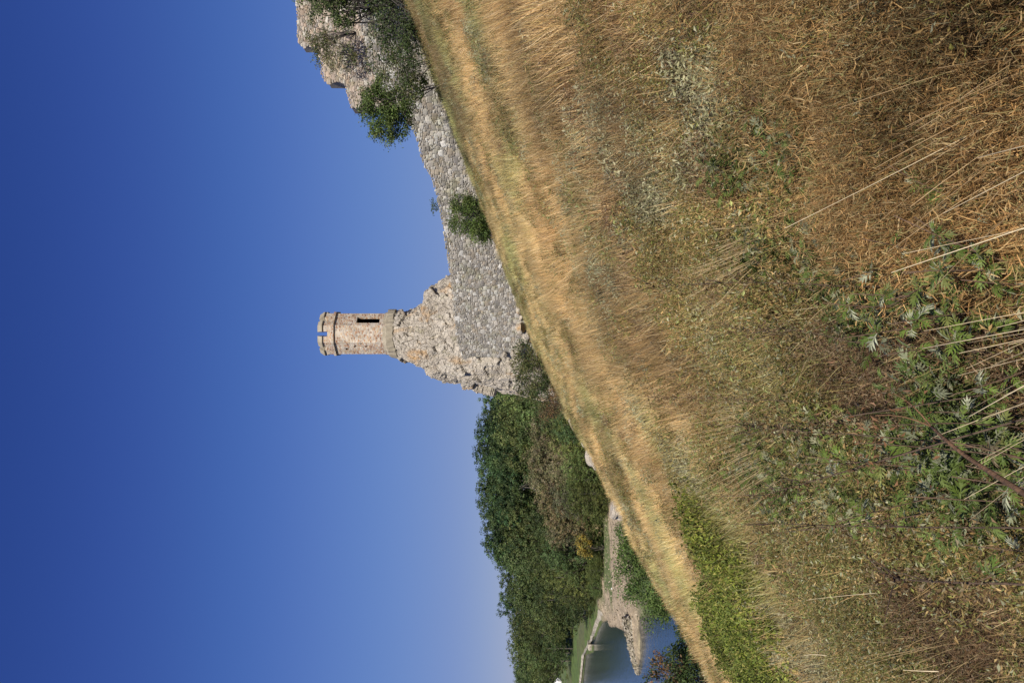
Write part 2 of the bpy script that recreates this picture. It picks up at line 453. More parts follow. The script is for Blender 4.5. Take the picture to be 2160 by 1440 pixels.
def stone_wall(name, label, stations, thick, size, palette, mortar_depth, max_parts=300, seed=1, holes=()):
    """stations: list of (x, y, z_bottom, z_top) along the wall face; stones are laid in rough courses, each its own piece"""
    r = np.random.default_rng(seed)
    st = np.array(stations, float)
    s = np.concatenate([[0], np.cumsum(np.hypot(np.diff(st[:, 0]), np.diff(st[:, 1])))])
    root = empty(name, (st[0, 0], st[0, 1], st[0, 2])); tag(root, label, 'wall')
    o3 = np.array(root.location)
    def at(q):
        return np.array([np.interp(q, s, st[:, 0]), np.interp(q, s, st[:, 1])])
    top = lambda q: np.interp(q, s, st[:, 3]); bot = lambda q: np.interp(q, s, st[:, 2])
    # core
    qs = np.unique(np.concatenate([np.arange(0, s[-1], .35), s, s - 1e-3, s + 1e-3])); qs = qs[(qs >= 0) & (qs <= s[-1])]
    v, f = [], []
    for q in qs:
        a = at(np.clip(q - .05, 0, s[-1])); b_ = at(np.clip(q + .05, 0, s[-1])); t = (b_ - a) / (np.linalg.norm(b_ - a) + 1e-9)
        nrm = np.array([t[1], -t[0]]);  p = at(q)                     # towards the camera
        if nrm[1] > 0: nrm = -nrm
        tz = top(q) - .06 + r.uniform(-.05, .05)
        for off, z in ((-mortar_depth, bot(q)), (-mortar_depth, tz), (-thick, tz), (-thick, bot(q))):
            v.append(np.array([*(p + nrm * off), z]) - o3)
    for i in range(len(qs) - 1):
        for k in range(4): f.append((i * 4 + k, i * 4 + (k + 1) % 4, i * 4 + 4 + (k + 1) % 4, i * 4 + 4 + k))
    f += [(0, 3, 2, 1), tuple(len(v) - 4 + k for k in range(4))]
    core = mesh_obj('wall_core', v, f, M['mortar'], root)
    # stones
    items = []
    zmin, zmax = st[:, 2].min(), st[:, 3].max()
    area = s[-1] * (zmax - zmin)
    cellsz = size * 2.6; gridd = {}; placed = []
    for scale, tries in ((2.0, 2.5), (1.45, 8), (1.05, 18), (.78, 26), (.55, 30)):
        nt_ = int(area / (size * scale) ** 2 * tries * .5)
        Q = r.uniform(0, s[-1], nt_); Zc = r.uniform(zmin, zmax, nt_); Wd = size * scale * r.uniform(.85, 1.4, nt_); Hh = Wd * r.uniform(.42, .8, nt_)
        ok = (Zc + Hh * .3 < top(Q) + r.uniform(-.08, .10, nt_)) & (Zc > bot(Q) + .6)
        for hq, hz, hw, hh2 in holes: ok &= ~((np.abs(Q - hq) < hw + Wd * .5) & (np.abs(Zc - hz) < hh2 + Hh * .5))
        for q, z, wd, hh in zip(Q[ok].tolist(), Zc[ok].tolist(), Wd[ok].tolist(), Hh[ok].tolist()):
            ci, cj = int(q // cellsz), int(z // cellsz); bad = False
            for ii in (ci - 1, ci, ci + 1):
                for jj in (cj - 1, cj, cj + 1):
                    for (q2, z2, w2, h2) in gridd.get((ii, jj), ()):
                        if (abs(q2 - q) / ((w2 + wd) * .5)) ** 3 + (abs(z2 - z) / ((h2 + hh) * .5)) ** 3 < .88: bad = True; break
                    if bad: break
                if bad: break
            if bad: continue
            gridd.setdefault((ci, cj), []).append((q, z, wd, hh)); placed.append((q, z, wd, hh))
    for q, z, wd, hh in placed:
        items.append((q, z, wd * 1.04, hh * 1.08, int(r.integers(len(STONES))), r.normal() * .14, r.uniform(.6, 1.3)))
    # thickness caps: stones at the open left end face
    def tone():
        c = np.array(palette[r.integers(len(palette))]) * r.uniform(.72, 1.22); return c
    data = []
    for (qc, zc, wd, hh, k, rot, dp) in items:
        a = at(np.clip(qc - .05, 0, s[-1])); b_ = at(np.clip(qc + .05, 0, s[-1])); t = (b_ - a) / (np.linalg.norm(b_ - a) + 1e-9)
        if t[0] < 0: t = -t
        p = at(qc); dist = math.hypot(*p)
        data.append((wd * hh / dist ** 2, p, t, zc, wd, hh, k, rot, dp, tone()))
    PX_ = np.array([d[1] for d in data]); gz0 = hill_h(PX_[:, 0], PX_[:, 1])
    vis = (720 + PX_[:, 0] / PX_[:, 1] * FPX < 1435) & (np.array([d[3] for d in data]) > gz0 + .15)
    order = sorted(range(len(data)), key=lambda i: -data[i][0] if vis[i] else 1)
    parts = set(order[:max_parts])
    mb_v, mb_f, mb_c, n = [], [], [], 0
    for i, (_, p, t, zc, wd, hh, k, rot, dp, c) in enumerate(data):
        yaw = math.atan2(t[1], t[0])
        depth = .085 * dp
        if i in parts:
            o = bpy.data.objects.new('stone', stone_meshes[k]); col.objects.link(o); o.parent = root
            o.matrix_local = Matrix.Translation(Vector((*p, zc)) - root.location) @ Matrix.Rotation(yaw, 4, 'Z') @ Matrix.Rotation(rot, 4, 'Y') @ Matrix.Diagonal((wd, depth, hh, 1))
            o.color = (*c, 1)
        else:
            sv, sf = STONES[k]
            vv = sv * np.array([wd, depth, hh]); cr, sr = math.cos(rot), math.sin(rot)
            vv = np.stack([vv[:, 0] * cr + vv[:, 2] * sr, vv[:, 1], -vv[:, 0] * sr + vv[:, 2] * cr], 1)
            cy, sy = math.cos(yaw), math.sin(yaw)
            vv = np.stack([vv[:, 0] * cy - vv[:, 1] * sy, vv[:, 0] * sy + vv[:, 1] * cy, vv[:, 2]], 1) + np.array([*p, zc]) - o3
            mb_v.append(vv); mb_f += [tuple(a + n for a in ff) for ff in sf]; mb_c.append(np.tile(c, (len(vv), 1))); n += len(vv)
    if mb_v:
        o = mesh_obj('small_stones', np.concatenate(mb_v), mb_f, M['stone'], root, np.concatenate(mb_c)); o['kind'] = 'stuff'
    return root, at, s

# ---------------------------------------------------------------- the long rubble wall below the crag
W0 = Vector((-1.17, 60.5, 0)); WS = -1.075                    # wall line in plan: y = 60.5 + WS * (x - W0.x)
def wall_xy(u):
    t = (u - 720) / FPX
    y = (60.5 + WS * W0.x * -1) / (1 - WS * t); return t * y, y
top_px = [(688, 976), (720, 966), (790, 958), (856, 952), (913, 943), (951, 938), (1000, 929), (1041, 920), (1072, 909), (1090, 896), (1110, 890),
          (1144, 882), (1157, 878), (1185, 862), (1215, 840), (1260, 802), (1300, 785), (1340, 775), (1440, 750), (1500, 735)]
sts = []
for u, v in top_px:
    x, y = wall_xy(u); p = P(v, 1440 - u, y)
    sts.append((x, y, hill1(x, y) - 1.1, p.z))
GREYS = [(.36, .33, .285), (.42, .385, .33), (.30, .275, .235), (.47, .44, .385), (.35, .30, .235), (.53, .51, .465), (.27, .25, .225)]
PINKS = [(.42, .35, .29), (.46, .385, .30), (.37, .30, .25), (.49, .45, .39), (.40, .31, .235), (.33, .29, .25)]
stone_wall('rubble_wall', 'long grey rubble stone wall climbing the slope below the crag', sts, 1.0, .185, GREYS, .02, 300, 11)

# ---------------------------------------------------------------- the higher stepped wall behind it
ups = [(1213, 741), (1240, 735), (1267, 727), (1267.6, 688), (1280, 681), (1290, 679), (1307, 680), (1320, 674), (1344, 671), (1344.6, 634), (1360, 629), (1400, 628), (1440, 626), (1500, 624)]
sts = []
UY = 47.0
for u, v in ups:
    t = (u - 720) / FPX; yy = UY + (u - 1213) * .002
    p = P(v, 1440 - u, yy); sts.append((p.x, p.y, 7.5, p.z))
hole = P(734, 137, UY); hs0 = P(741, 1440 - 1213, UY)
stone_wall('stepped_wall', 'high buff stone wall with stepped merlons behind the shrubs', sts, 1.05, .15, PINKS, .02, 300, 12,
           holes=[(hole.x - hs0.x, hole.z, .16, .16)])

# ---------------------------------------------------------------- the limestone crag
RY = 66.5
L_px = [(824, 694), (835, 688), (850, 680), (895, 663), (922, 640), (950, 634), (985, 625), (1020, 620), (1045, 614), (1105, 603), (1160, 592), (1260, 580)]
R_px = [(824, 778), (835, 784), (865, 787), (877, 785), (895, 808), (920, 835), (930, 848), (950, 856), (985, 875), (1020, 885), (1105, 900), (1260, 905)]
NT, NZ = 420, 250
vz = np.linspace(824, 1260, NZ)
uL = np.interp(vz, [a for a, _ in L_px], [b_ for _, b_ in L_px]); uR = np.interp(vz, [a for a, _ in R_px], [b_ for _, b_ in R_px])
zz = EYE + (HOR - vz) / FPX * RY
xl = (uL - 720) / FPX * RY; xr = (uR - 720) / FPX * RY
cx = (xl + xr) / 2; rx = (xr - xl) / 2 - .12; ry = np.minimum(rx * 1.0, 5.6)
th = np.linspace(0, 2 * np.pi, NT, endpoint=False)
ct, sn = np.cos(th), np.sin(th)
pw = .82
ex = np.sign(ct) * np.abs(ct) ** pw; ey = np.sign(sn) * np.abs(sn) ** pw
VX = cx[:, None] + rx[:, None] * ex; VY = RY + ry[:, None] * ey; VZ = np.repeat(zz[:, None], NT, 1)
pts = np.stack([VX, VY, VZ], -1).reshape(-1, 3)
nrm = np.stack([np.tile(ct, NZ), np.tile(sn, NZ), np.full(NT * NZ, .25)], 1); nrm /= np.linalg.norm(nrm, axis=1)[:, None]
from mathutils.kdtree import KDTree
def cell_disp(pts, nrm, n, amp, tilt, seed, flat=1.0, warp_amt=.5, stretch=(1, 1, 1)):
    """broken facets: every point is pulled to the plane through its nearest facet centre"""
    r = np.random.default_rng(seed); sc = np.array(stretch)
    k = r.choice(len(pts), n, replace=False); c = pts[k]
    nc = nrm[k] + r.normal(size=(n, 3)) * tilt; nc /= np.linalg.norm(nc, axis=1)[:, None]; off = r.uniform(-1, 1, n) * amp
    warp = np.stack([fbm(pts[:, 0] * 1.5, pts[:, 1] * 1.5, pts[:, 2] * 1.5, seed + j, 3) - .5 for j in range(3)], 1) * warp_amt
    q = pts + warp
    kd = KDTree(n)
    for i, p in enumerate(c * sc): kd.insert(p, i)
    kd.balance()
    first = np.zeros(len(pts), int); edge = np.zeros(len(pts))
    for i, p in enumerate((q * sc).tolist()):
        (_, k0, d0), (_, _, d1_) = kd.find_n(p, 2); first[i] = k0; edge[i] = d1_ - d0
    dn = np.maximum((nrm * nc[first]).sum(1), .45)
    d = off[first] - flat * ((pts - c[first]) * nc[first]).sum(1) / dn
    return d, edge
d1, e1 = cell_disp(pts, nrm, 190, .07, .16, 5, .9, .5, (1, 1, .75)); d2, e2 = cell_disp(pts, nrm, 1500, .035, .30, 6, .45, .3); d3, e3 = cell_disp(pts, nrm, 7000, .018, .35, 8, .3, .15)
disp = np.clip(d1, -.5, .5) + np.clip(d2, -.15, .15) + np.clip(d3, -.06, .06) - .10 * np.exp(-(e1 / .06) ** 2) - .03 * np.exp(-(e2 / .04) ** 2)
disp += .10 * (fbm(pts[:, 0] * 1.2, pts[:, 1] * 1.2, pts[:, 2] * 1.2, 50, 5) - .5)
fade = smooth(zz[0] + .1, zz[0] - 1.8, pts[:, 2]) * .95 + .05
pts2 = pts + nrm * (disp * fade)[:, None]
a = (np.arange(NZ - 1)[:, None] * NT + np.arange(NT)[None]); a2 = (np.arange(NZ - 1)[:, None] * NT + (np.arange(NT)[None] + 1) % NT)
fq = np.stack([a.ravel(), (a + NT).ravel(), (a2 + NT).ravel(), a2.ravel()], 1)
crag_loc = np.array([cx[-1], RY, zz[-1]])
topc = pts2[:NT].mean(0)
vv = np.concatenate([pts2, [topc]]) - crag_loc
ft = np.stack([np.arange(NT), (np.arange(NT) + 1) % NT, np.full(NT, NT * NZ)], 1)
crag = empty('limestone_crag', crag_loc); tag(crag, 'pale jagged limestone crag carrying the small tower', 'rock')
mesh_obj('rock_face', vv, [fq, ft], M['rock'], crag)
# ledge of bare rock at the foot of the wall
def boulder(name, loc, size, mat, seed, parent=None, squash=(1, 1, .7), col3=None):
    r = np.random.default_rng(seed)
    import bmesh
    bm = bmesh.new(); bmesh.ops.create_icosphere(bm, subdivisions=3, radius=1)
    v = np.array([p.co for p in bm.verts]); f = np.array([[q.index for q in p.verts] for p in bm.faces]); bm.free()
    c = r.normal(size=(9, 3)); c /= np.linalg.norm(c, axis=1)[:, None]; lim = r.uniform(.55, .9, 9)
    for n_, l_ in zip(c, lim):
        dd = v @ n_; v = v - np.where(dd > l_, dd - l_, 0)[:, None] * n_
    v += (.12 * (fbm(v[:, 0] * 2 + seed, v[:, 1] * 2, v[:, 2] * 2, seed, 4) - .5))[:, None] * v
    v = v * np.array(squash) * size
    return mesh_obj(name, v, f, mat, parent, loc=loc)
for i, (px, py, sz) in enumerate([(1102, 668, .42), (1098, 690, .55), (1112, 700, .6), (1108, 716, .5), (1088, 606, .33), (1092, 618, .30), (1100, 640, .3), (1094, 655, .36), (1095, 735, .55), (1085, 748, .5), (1064, 750, .3)]):
    u = 1440 - py; x, y = wall_xy(u); p = P(px, py, y - .45)
    b_ = boulder('foot_boulder', p - crag.location, sz, M['rock'], 40 + i, crag)

# ---------------------------------------------------------------- the tower
TC = Vector(((1440 - 703.5 - 720) / FPX * RY, RY, 0))
RO = 42.5 / FPX * RY / math.cos(math.pi / 8) * 1.0             # corner radius; half width = flat to flat / 2
ROT = math.radians(-1.5)
zv = lambda v, y=RY - 1.7: EYE + (HOR - v) / FPX * y
z_base, z_shaft, z_corn, z_par, z_mer, z_top = zv(822), zv(703), zv(697.5), zv(688.5), zv(678.5), zv(667)
tower = empty('watch_tower', (TC.x, TC.y, z_base)); tag(tower, 'small octagonal battlemented tower on top of the crag', 'tower')
def oct_pt(a, r):
    """point of an octagon (flat facing -y) at angle a, corner radius r"""
    a0 = a - ROT
    k = round((a0 + math.pi / 2) / (math.pi / 4)); mid = -math.pi / 2 + k * math.pi / 4
    rr = r * math.cos(math.pi / 8) / math.cos(a0 - mid)
    return (rr * math.cos(a), rr * math.sin(a))
def corner_ang(k): return -math.pi / 2 + math.pi / 8 + k * math.pi / 4 + ROT
def section(a0, a1, levels, closed=False):
    """a piece of octagonal ring: levels = [(r_out, z)...] up the outside, then inner radius ri down"""
    angs = sorted(set([a0, a1] + [corner_ang(k) for k in range(-9, 17) if a0 + 1e-4 < corner_ang(k) < a1 - 1e-4]))
    prof = levels; n = len(prof); v = []; f = []
    for a in angs:
        for (r, z) in prof:
            x, y = oct_pt(a, r); v.append((x, y, z - z_base))
    for i in range(len(angs) - 1):
        for k in range(n):
            f.append((i * n + k, (i + 1) * n + k, (i + 1) * n + (k + 1) % n, i * n + (k + 1) % n))
    if not closed:
        f.append(tuple(range(n))[::-1]) ; f.append(tuple((len(angs) - 1) * n + k for k in range(n)))
    return v, f
WT = .55
# shaft, facet by facet, with real openings
def shaft():
    mb = MB(); inner = {}
    for k in range(8):
        a0, a1 = corner_ang(k - 1), corner_ang(k)
        A = np.array([RO * math.cos(a0), RO * math.sin(a0)]); B = np.array([RO * math.cos(a1), RO * math.sin(a1)])
        wdt = np.linalg.norm(B - A); t = (B - A) / wdt; nin = -np.array([t[1], -t[0]])
        holes = []
        if k == 1: holes = [(.30, 1.0, zv(798), zv(749))]
        if k == 7: holes = [(.50, .74, zv(732), zv(724)), (1.18, 1.34, zv(764), zv(758)), (.86, .98, zv(776), zv(743)), (.80, 1.04, zv(749), zv(744)), (.80, 1.04, zv(773), zv(768))]
        us = sorted({0, wdt} | {h[0] for h in holes} | {h[1] for h in holes}); zs = sorted({z_base - .6, z_shaft} | {h[2] for h in holes} | {h[3] for h in holes})
        isin = lambda u, z: any(h[0] < u < h[1] and h[2] < z < h[3] for h in holes)
        pt = lambda u, z, d=0: (*(A + t * u + nin * d), z - z_base)
        dep = .24 if k == 1 else .3
        for i in range(len(us) - 1):
            for j in range(len(zs) - 1):
                u0, u1, z0, z1 = us[i], us[i + 1], zs[j], zs[j + 1]
                if not isin((u0 + u1) / 2, (z0 + z1) / 2): mb.add([pt(u0, z0), pt(u1, z0), pt(u1, z1), pt(u0, z1)], [(0, 1, 2, 3)])
                else:
                    for (p, q, w_) in (((u0, z0), (u0, z1), (u0 - .01, (z0 + z1) / 2)), ((u1, z1), (u1, z0), (u1 + .01, (z0 + z1) / 2)), ((u0, z1), (u1, z1), ((u0 + u1) / 2, z1 + .01)), ((u1, z0), (u0, z0), ((u0 + u1) / 2, z0 - .01))):
                        if not isin(*w_): mb.add([pt(*p), pt(*q), pt(*q, dep), pt(*p, dep)], [(0, 1, 2, 3)])
                    if k != 1: inner.setdefault(min(2, [h[0] < (u0 + u1) / 2 < h[1] and h[2] < (z0 + z1) / 2 < h[3] for h in holes].index(True)), MB()).add([pt(u0, z0, dep), pt(u1, z0, dep), pt(u1, z1, dep), pt(u0, z1, dep)], [(0, 1, 2, 3)])
    return mb, inner
mb, inner = shaft()
sh = mb.build('shaft', M['tower'], tower); [q.build('putlog_hole', M['dark'], sh) for q in inner.values()]
ri = RO - .30
v, f = section(corner_ang(0), corner_ang(8), [(ri, z_base - .5), (ri, z_shaft + .3), (ri - .3, z_shaft + .3), (ri - .3, z_base - .5)], True)
v2, f2 = [], []
inn = MB()
angs = [corner_ang(k) for k in range(8)]
for k in range(8):
    if k == 0: continue                                   # doorway facet opens to the hollow inside
    a0, a1 = angs[k], angs[(k + 1) % 8]
    q = [(ri * math.cos(a), ri * math.sin(a)) for a in (a0, a1)]
    inn.add([(*q[0], -.3), (*q[1], -.3), (*q[1], z_shaft - z_base), (*q[0], z_shaft - z_base)], [(0, 1, 2, 3)])
inn.add([(*[ri * f_(a) for f_ in (math.cos, math.sin)], z_shaft - z_base + .1) for a in angs], [tuple(range(8))])
inn.add([(*[ri * f_(a) for f_ in (math.cos, math.sin)], zv(799) - z_base) for a in angs], [tuple(range(8))])
inn.build('interior', M['dark'], tower)
full = (corner_ang(0), corner_ang(8))
RI = RO - .42
v, f = section(*full, [(RO, z_shaft), (RO + .15, z_shaft + .03), (RO + .15, z_corn), (RI, z_corn), (RI, z_shaft)], True)
MBc = MB(); MBc.add(v, f); MBc.build('cornice', M['tower'], tower)
v, f = section(*full, [(RO + .02, z_corn), (RO + .02, z_par), (RI, z_par), (RI, z_corn)], True)
q = MB(); q.add(v, f); q.build('parapet', M['tower'], tower)
for k in range(8):
    c = corner_ang(k); hw = math.radians(15.5)
    v, f = section(c - hw, c + hw, [(RO + .02, z_par - .01), (RO + .02, z_mer), (RI, z_mer), (RI, z_par - .01)])
    q = MB(); q.add(v, f); me = q.build('merlon', M['tower'], tower)
    v, f = section(c - hw - .015, c + hw + .015, [(RO + .02, z_mer), (RO + .14, z_mer + .02), (RO + .12, z_mer + .10), (RO - .12, z_top), (RI + .02, z_top - .04), (RI - .03, z_mer)])
    q = MB(); q.add(v, f); q.build('coping', M['plaster'], me)
# mortar skirt at the foot of the tower
prof = [(RO + .02, zv(806)), (RO + .08, zv(811)), (RO + .22, zv(813.5)), (RO + .26, zv(828)), (RO + .14, zv(831)), (RO + .02, zv(850))]
v, f = [], []
na = 72
for j, (r, z) in enumerate(prof):
    for i in range(na):
        a = 2 * math.pi * i / na
        rr = (r + .05 * math.sin(3 * a + j) + .05 * random.uniform(-1, 1) * (j > 0))
        x_, y_ = rr * .96 * math.cos(a), rr * .96 * math.sin(a)
        dz = -.5 * max(0, -math.cos(a)) ** 2 * (j / 5) + .05 * random.uniform(-1, 1)
        v.append((x_ - .12 * max(0, -math.cos(a)) * j / 3, y_, z - z_base + dz))
for j in range(len(prof) - 1):
    for i in range(na): f.append((j * na + i, (j + 1) * na + i, (j + 1) * na + (i + 1) % na, j * na + (i + 1) % na))
mesh_obj('mortar_skirt', v, f, M['plaster'], tower)

# ---------------------------------------------------------------- foliage builders
def quads(centers, normals, size, colors, aspect=.55, r=rng, fold=.18):
    """leaf shaped faces: two triangles each side of a midrib, pointing a random way"""
    n = len(centers)
    nr = normals + r.normal(size=(n, 3)) * .01; nr /= np.linalg.norm(nr, axis=1)[:, None] + 1e-9
    t = r.normal(size=(n, 3)); t -= (t * nr).sum(1)[:, None] * nr; t /= np.linalg.norm(t, axis=1)[:, None] + 1e-9
    s = np.cross(nr, t); sz = np.broadcast_to(np.asarray(size, float), (n,))[:, None]
    a = centers - t * sz * .5; b_ = centers + s * sz * .5 * aspect + nr * sz * fold * .3; c = centers + t * sz * .5 - nr * sz * fold * .4; d = centers - s * sz * .5 * aspect + nr * sz * fold * .3
    v = np.stack([a, b_, c, d], 1).reshape(-1, 3)
    i = np.arange(n)[:, None] * 4
    f = np.concatenate([i + np.array([[0, 1, 2]]), i + np.array([[0, 2, 3]])])
    return v, f, np.repeat(colors, 4, 0)

def crown_points(lobes, n, clusters, spread, r, shell=.35):
    """leaf centres bunched in clumps that fill a union of ellipsoids; returns centres and outward directions"""
    vol = np.array([l[3] * l[4] * l[5] for l in lobes]) ** .8; k = r.choice(len(lobes), clusters, p=vol / vol.sum())
    Lb = np.array(lobes)[k]
    d = r.normal(size=(clusters, 3)); d /= np.linalg.norm(d, axis=1)[:, None]
    rad = r.uniform(shell, 1.0, clusters) ** .55
    cc = Lb[:, :3] + d * rad[:, None] * Lb[:, 3:6]
    own = r.integers(0, clusters, n)
    off = r.normal(size=(n, 3)) * spread * np.array([1, 1, .75])
    p = cc[own] + off
    out = d[own] * .9 + off / (spread + 1e-9) * .55 + np.array([0, 0, .35])
    return p, out, own, clusters

def foliage_mesh(lobes, n, clusters, spread, leaf, tones, r, aspect=.55, jitter=.9, shell=.35):
    p, out, own, nc = crown_points(lobes, n, clusters, spread, r, shell)
    nr = out / (np.linalg.norm(out, axis=1)[:, None] + 1e-9) + r.normal(size=(n, 3)) * jitter
    tones = np.array(tones); ct = tones[r.integers(0, len(tones), nc)] * r.uniform(.75, 1.25, (nc, 1))
    c = ct[own] * r.uniform(.7, 1.3, (n, 1)) * (1 + r.normal(size=(n, 3)) * .06)
    return quads(p, nr, leaf * r.uniform(.6, 1.4, n), np.clip(c, 0, 1), aspect, r)

def branches(mb, base, tips, r0, r, color, bend=.25, segs=6, sides=5):
    for t in tips:
        b0 = np.array(base) + np.append(r.normal(size=2) * r0 * 1.2, 0); t = np.array(t)
        k = np.linspace(0, 1, segs)[:, None]
        mid = r.normal(size=3) * bend * np.linalg.norm(t - b0) * .35
        pts = b0 + (t - b0) * k + mid * np.sin(k * np.pi) + r.normal(size=(segs, 3)) * .03 * np.linalg.norm(t - b0) * k
        mb.tube(pts, r0 * (1 - .85 * k[:, 0]), sides, color)

def shrub(name, label, base, lobes, n, clusters, spread, leaf, tones, stem_r=.035, stems=9, seed=0, group=None, cat='shrub', bark=(.12, .10, .08), aspect=.5, twigs=40, jitter=.9):
    r = np.random.default_rng(seed); b0 = Vector(base)
    root = empty(name, b0); tag(root, label, cat, group)
    lob = [(l[0] - b0.x, l[1] - b0.y, l[2] - b0.z, l[3], l[4], l[5]) for l in lobes]
    v, f, c = foliage_mesh(lob, n, clusters, spread, leaf, np.array(tones) * 1.3, r, aspect, jitter)
    mb = MB()
    tips = []
    for _ in range(stems):
        l = lob[r.integers(len(lob))]; d = r.normal(size=3); d /= np.linalg.norm(d)
        tips.append(np.array(l[:3]) + d * np.array(l[3:]) * r.uniform(.3, .8))
    branches(mb, (0, 0, -.15), tips, stem_r, r, bark)
    for _ in range(twigs):
        t = tips[r.integers(len(tips))]; l = lob[r.integers(len(lob))]; d = r.normal(size=3); d /= np.linalg.norm(d)
        branches(mb, np.array(t) * r.uniform(.4, .95), [np.array(l[:3]) + d * np.array(l[3:]) * r.uniform(.7, 1.05)], stem_r * .3, r, bark, .2, 4, 4)
    mb.build('stems', M['bark'], root, True)
    mesh_obj('foliage', v, f, M['leaf'], root, c)
    return root

GREEN_S = [(.085, .125, .030), (.070, .105, .028), (.105, .140, .040), (.060, .085, .025)]
GREEN_D = [(.040, .062, .020), (.052, .075, .024), (.065, .085, .030)]
OLIVE = [(.095, .10, .035), (.11, .11, .045), (.08, .085, .03)]
GREYG = [(.11, .12, .060), (.13, .13, .07), (.095, .10, .05)]

def lobe(px, py, y, rx, ry_, rz):
    p = P(px, py, y); return (p.x, p.y, p.z, rx, ry_, rz)
def on_hill(u, y):
    x = (u - 720) / FPX * y; return Vector((x, y, hill1(x, y)))
PXM = lambda y: y / FPX
# shrub in front of the wall
y0 = 49.5; b0 = on_hill(1440 - 468, y0)
shrub('wall_shrub', 'rounded bright green shrub growing at the foot of the rubble wall', b0,
      [lobe(1000, 458, y0, 1.3, 1.0, 1.1), lobe(975, 428, y0, .8, .7, .8), lobe(1005, 490, y0, .85, .8, .8), lobe(968, 465, y0, .8, .6, .7), lobe(1030, 455, y0, 1.1, .9, .7), lobe(1025, 490, y0, .6, .6, .6)],
      9500, 200, .17, .12, GREEN_S, .03, 10, 101)
# sprig on top of the wall
y0 = wall_xy(1003)[1] + .4; p = P(932, 437, y0)
shrub('wall_top_sprig', 'tiny sparse sprig growing on top of the rubble wall', p, [lobe(916, 435, y0, .55, .25, .28)], 220, 20, .09, .10, GREEN_D, .012, 6, 102, cat='plant', twigs=14)
# brushy shrub at the foot of the crag
y0 = 52.0; b0 = on_hill(1440 - 800, y0)
shrub('crag_shrub', 'twiggy olive shrub with bare grey stems below the crag', b0,
      [lobe(1128, 790, y0, 1.7, 1.1, 1.0), lobe(1100, 742, y0 + 1, .9, .7, .8), lobe(1145, 838, y0 - 1, 1.4, 1.0, .9), lobe(1105, 770, y0, .9, .7, .9), lobe(1108, 822, y0, .9, .6, .8), lobe(1160, 775, y0 - .5, 1.2, .8, .6)],
      9500, 230, .20, .12, OLIVE + GREEN_D, .022, 44, 103, bark=(.13, .11, .09), twigs=150)
shrub('russet_shrub', 'low russet brown shrub beside the twiggy shrub below the crag', on_hill(1440 - 855, 50.0),
      [lobe(1170, 850, 50, 1.0, .8, .55), lobe(1150, 868, 50, .6, .6, .5)], 2200, 70, .18, .10, [(.14, .085, .04), (.11, .08, .04), (.09, .085, .035)], .02, 14, 104, bark=(.15, .12, .10), twigs=60)
# trees on the slope in front of the walls (upper right of the hill)
y0 = 40.5
b0 = on_hill(1440 - 175, 39.5)
shrub('leaning_tree', 'leafy green tree leaning out beyond the end of the stepped wall', b0,
      [lobe(800, 235, y0, 1.2, 1.1, 1.1), lobe(785, 215, y0, .8, .8, .8), lobe(815, 265, y0, 1.0, .9, .7), lobe(845, 235, y0, 1.1, 1.0, .8), lobe(838, 265, y0, .8, .7, .65), lobe(775, 225, y0, .5, .5, .5), lobe(815, 190, y0, .7, .8, .7), lobe(858, 205, y0, .9, .8, .6), lobe(800, 280, y0, .5, .5, .5), lobe(878, 180, y0 - .8, 1.0, .7, .5)],
      11500, 240, .16, .12, GREEN_S, .035, 4, 105, cat='tree', bark=(.07, .06, .05))
shrub('thin_tree', 'thin straggly tree with sparse leaves against the rubble wall', on_hill(1440 - 120, 39.0),
      [lobe(830, 150, 39.2, 1.3, .6, 1.0), lobe(800, 110, 39.4, 1.2, .6, .9), lobe(855, 120, 39, 1.2, .8, .7), lobe(865, 180, 38.8, 1.0, .7, .5)],
      3200, 130, .17, .115, GREEN_D + OLIVE, .03, 6, 106, cat='tree', bark=(.07, .06, .05), twigs=70)
shrub('hanging_bush', 'sparse olive bush spreading over the face of the stepped wall', P(745, 70, 45.6),
      [lobe(680, 100, 45.4, 1.1, .4, .5), lobe(660, 70, 45.4, .9, .4, .5), lobe(705, 115, 45.4, 1.1, .4, .5), lobe(735, 120, 45.3, .9, .4, .5), lobe(672, 120, 45.6, .4, .3, .4)],
      2600, 110, .15, .11, OLIVE + [(.10, .12, .05)], .04, 10, 107, twigs=50, bark=(.06, .05, .045))
shrub('dense_tree', 'dense dark green tree crowding the high end of the stepped wall', on_hill(1440 + 10, 37.5),
      [lobe(700, 10, 37.5, 1.5, 1.2, .95), lobe(665, -20, 37.5, 1.2, 1.0, .9), lobe(725, 30, 37.4, .9, .9, .6), lobe(700, -60, 37.5, 1.8, 1.4, 1.6), lobe(640, 15, 38, .5, .5, .4), lobe(760, -40, 37.5, 1.8, 1.2, 1.0)],
      9000, 190, .17, .12, GREEN_S[1:] + GREEN_D, .10, 14, 108, cat='tree', bark=(.05, .042, .035), twigs=60)
shrub('shady_thicket', 'dark tangled thicket at the foot of the walls', on_hill(1440 - 40, 37.0),
      [lobe(850, 40, 37, 1.9, 1.0, .9), lobe(820, 10, 37, 1.6, 1.0, .9), lobe(800, 60, 37.4, 1.0, .6, .6), lobe(870, 90, 37, 1.2, .9, .5), lobe(880, 10, 36.8, 1.3, 1.0, .5)],
      5200, 150, .2, .115, GREEN_D, .035, 26, 109, bark=(.10, .09, .08), twigs=90)

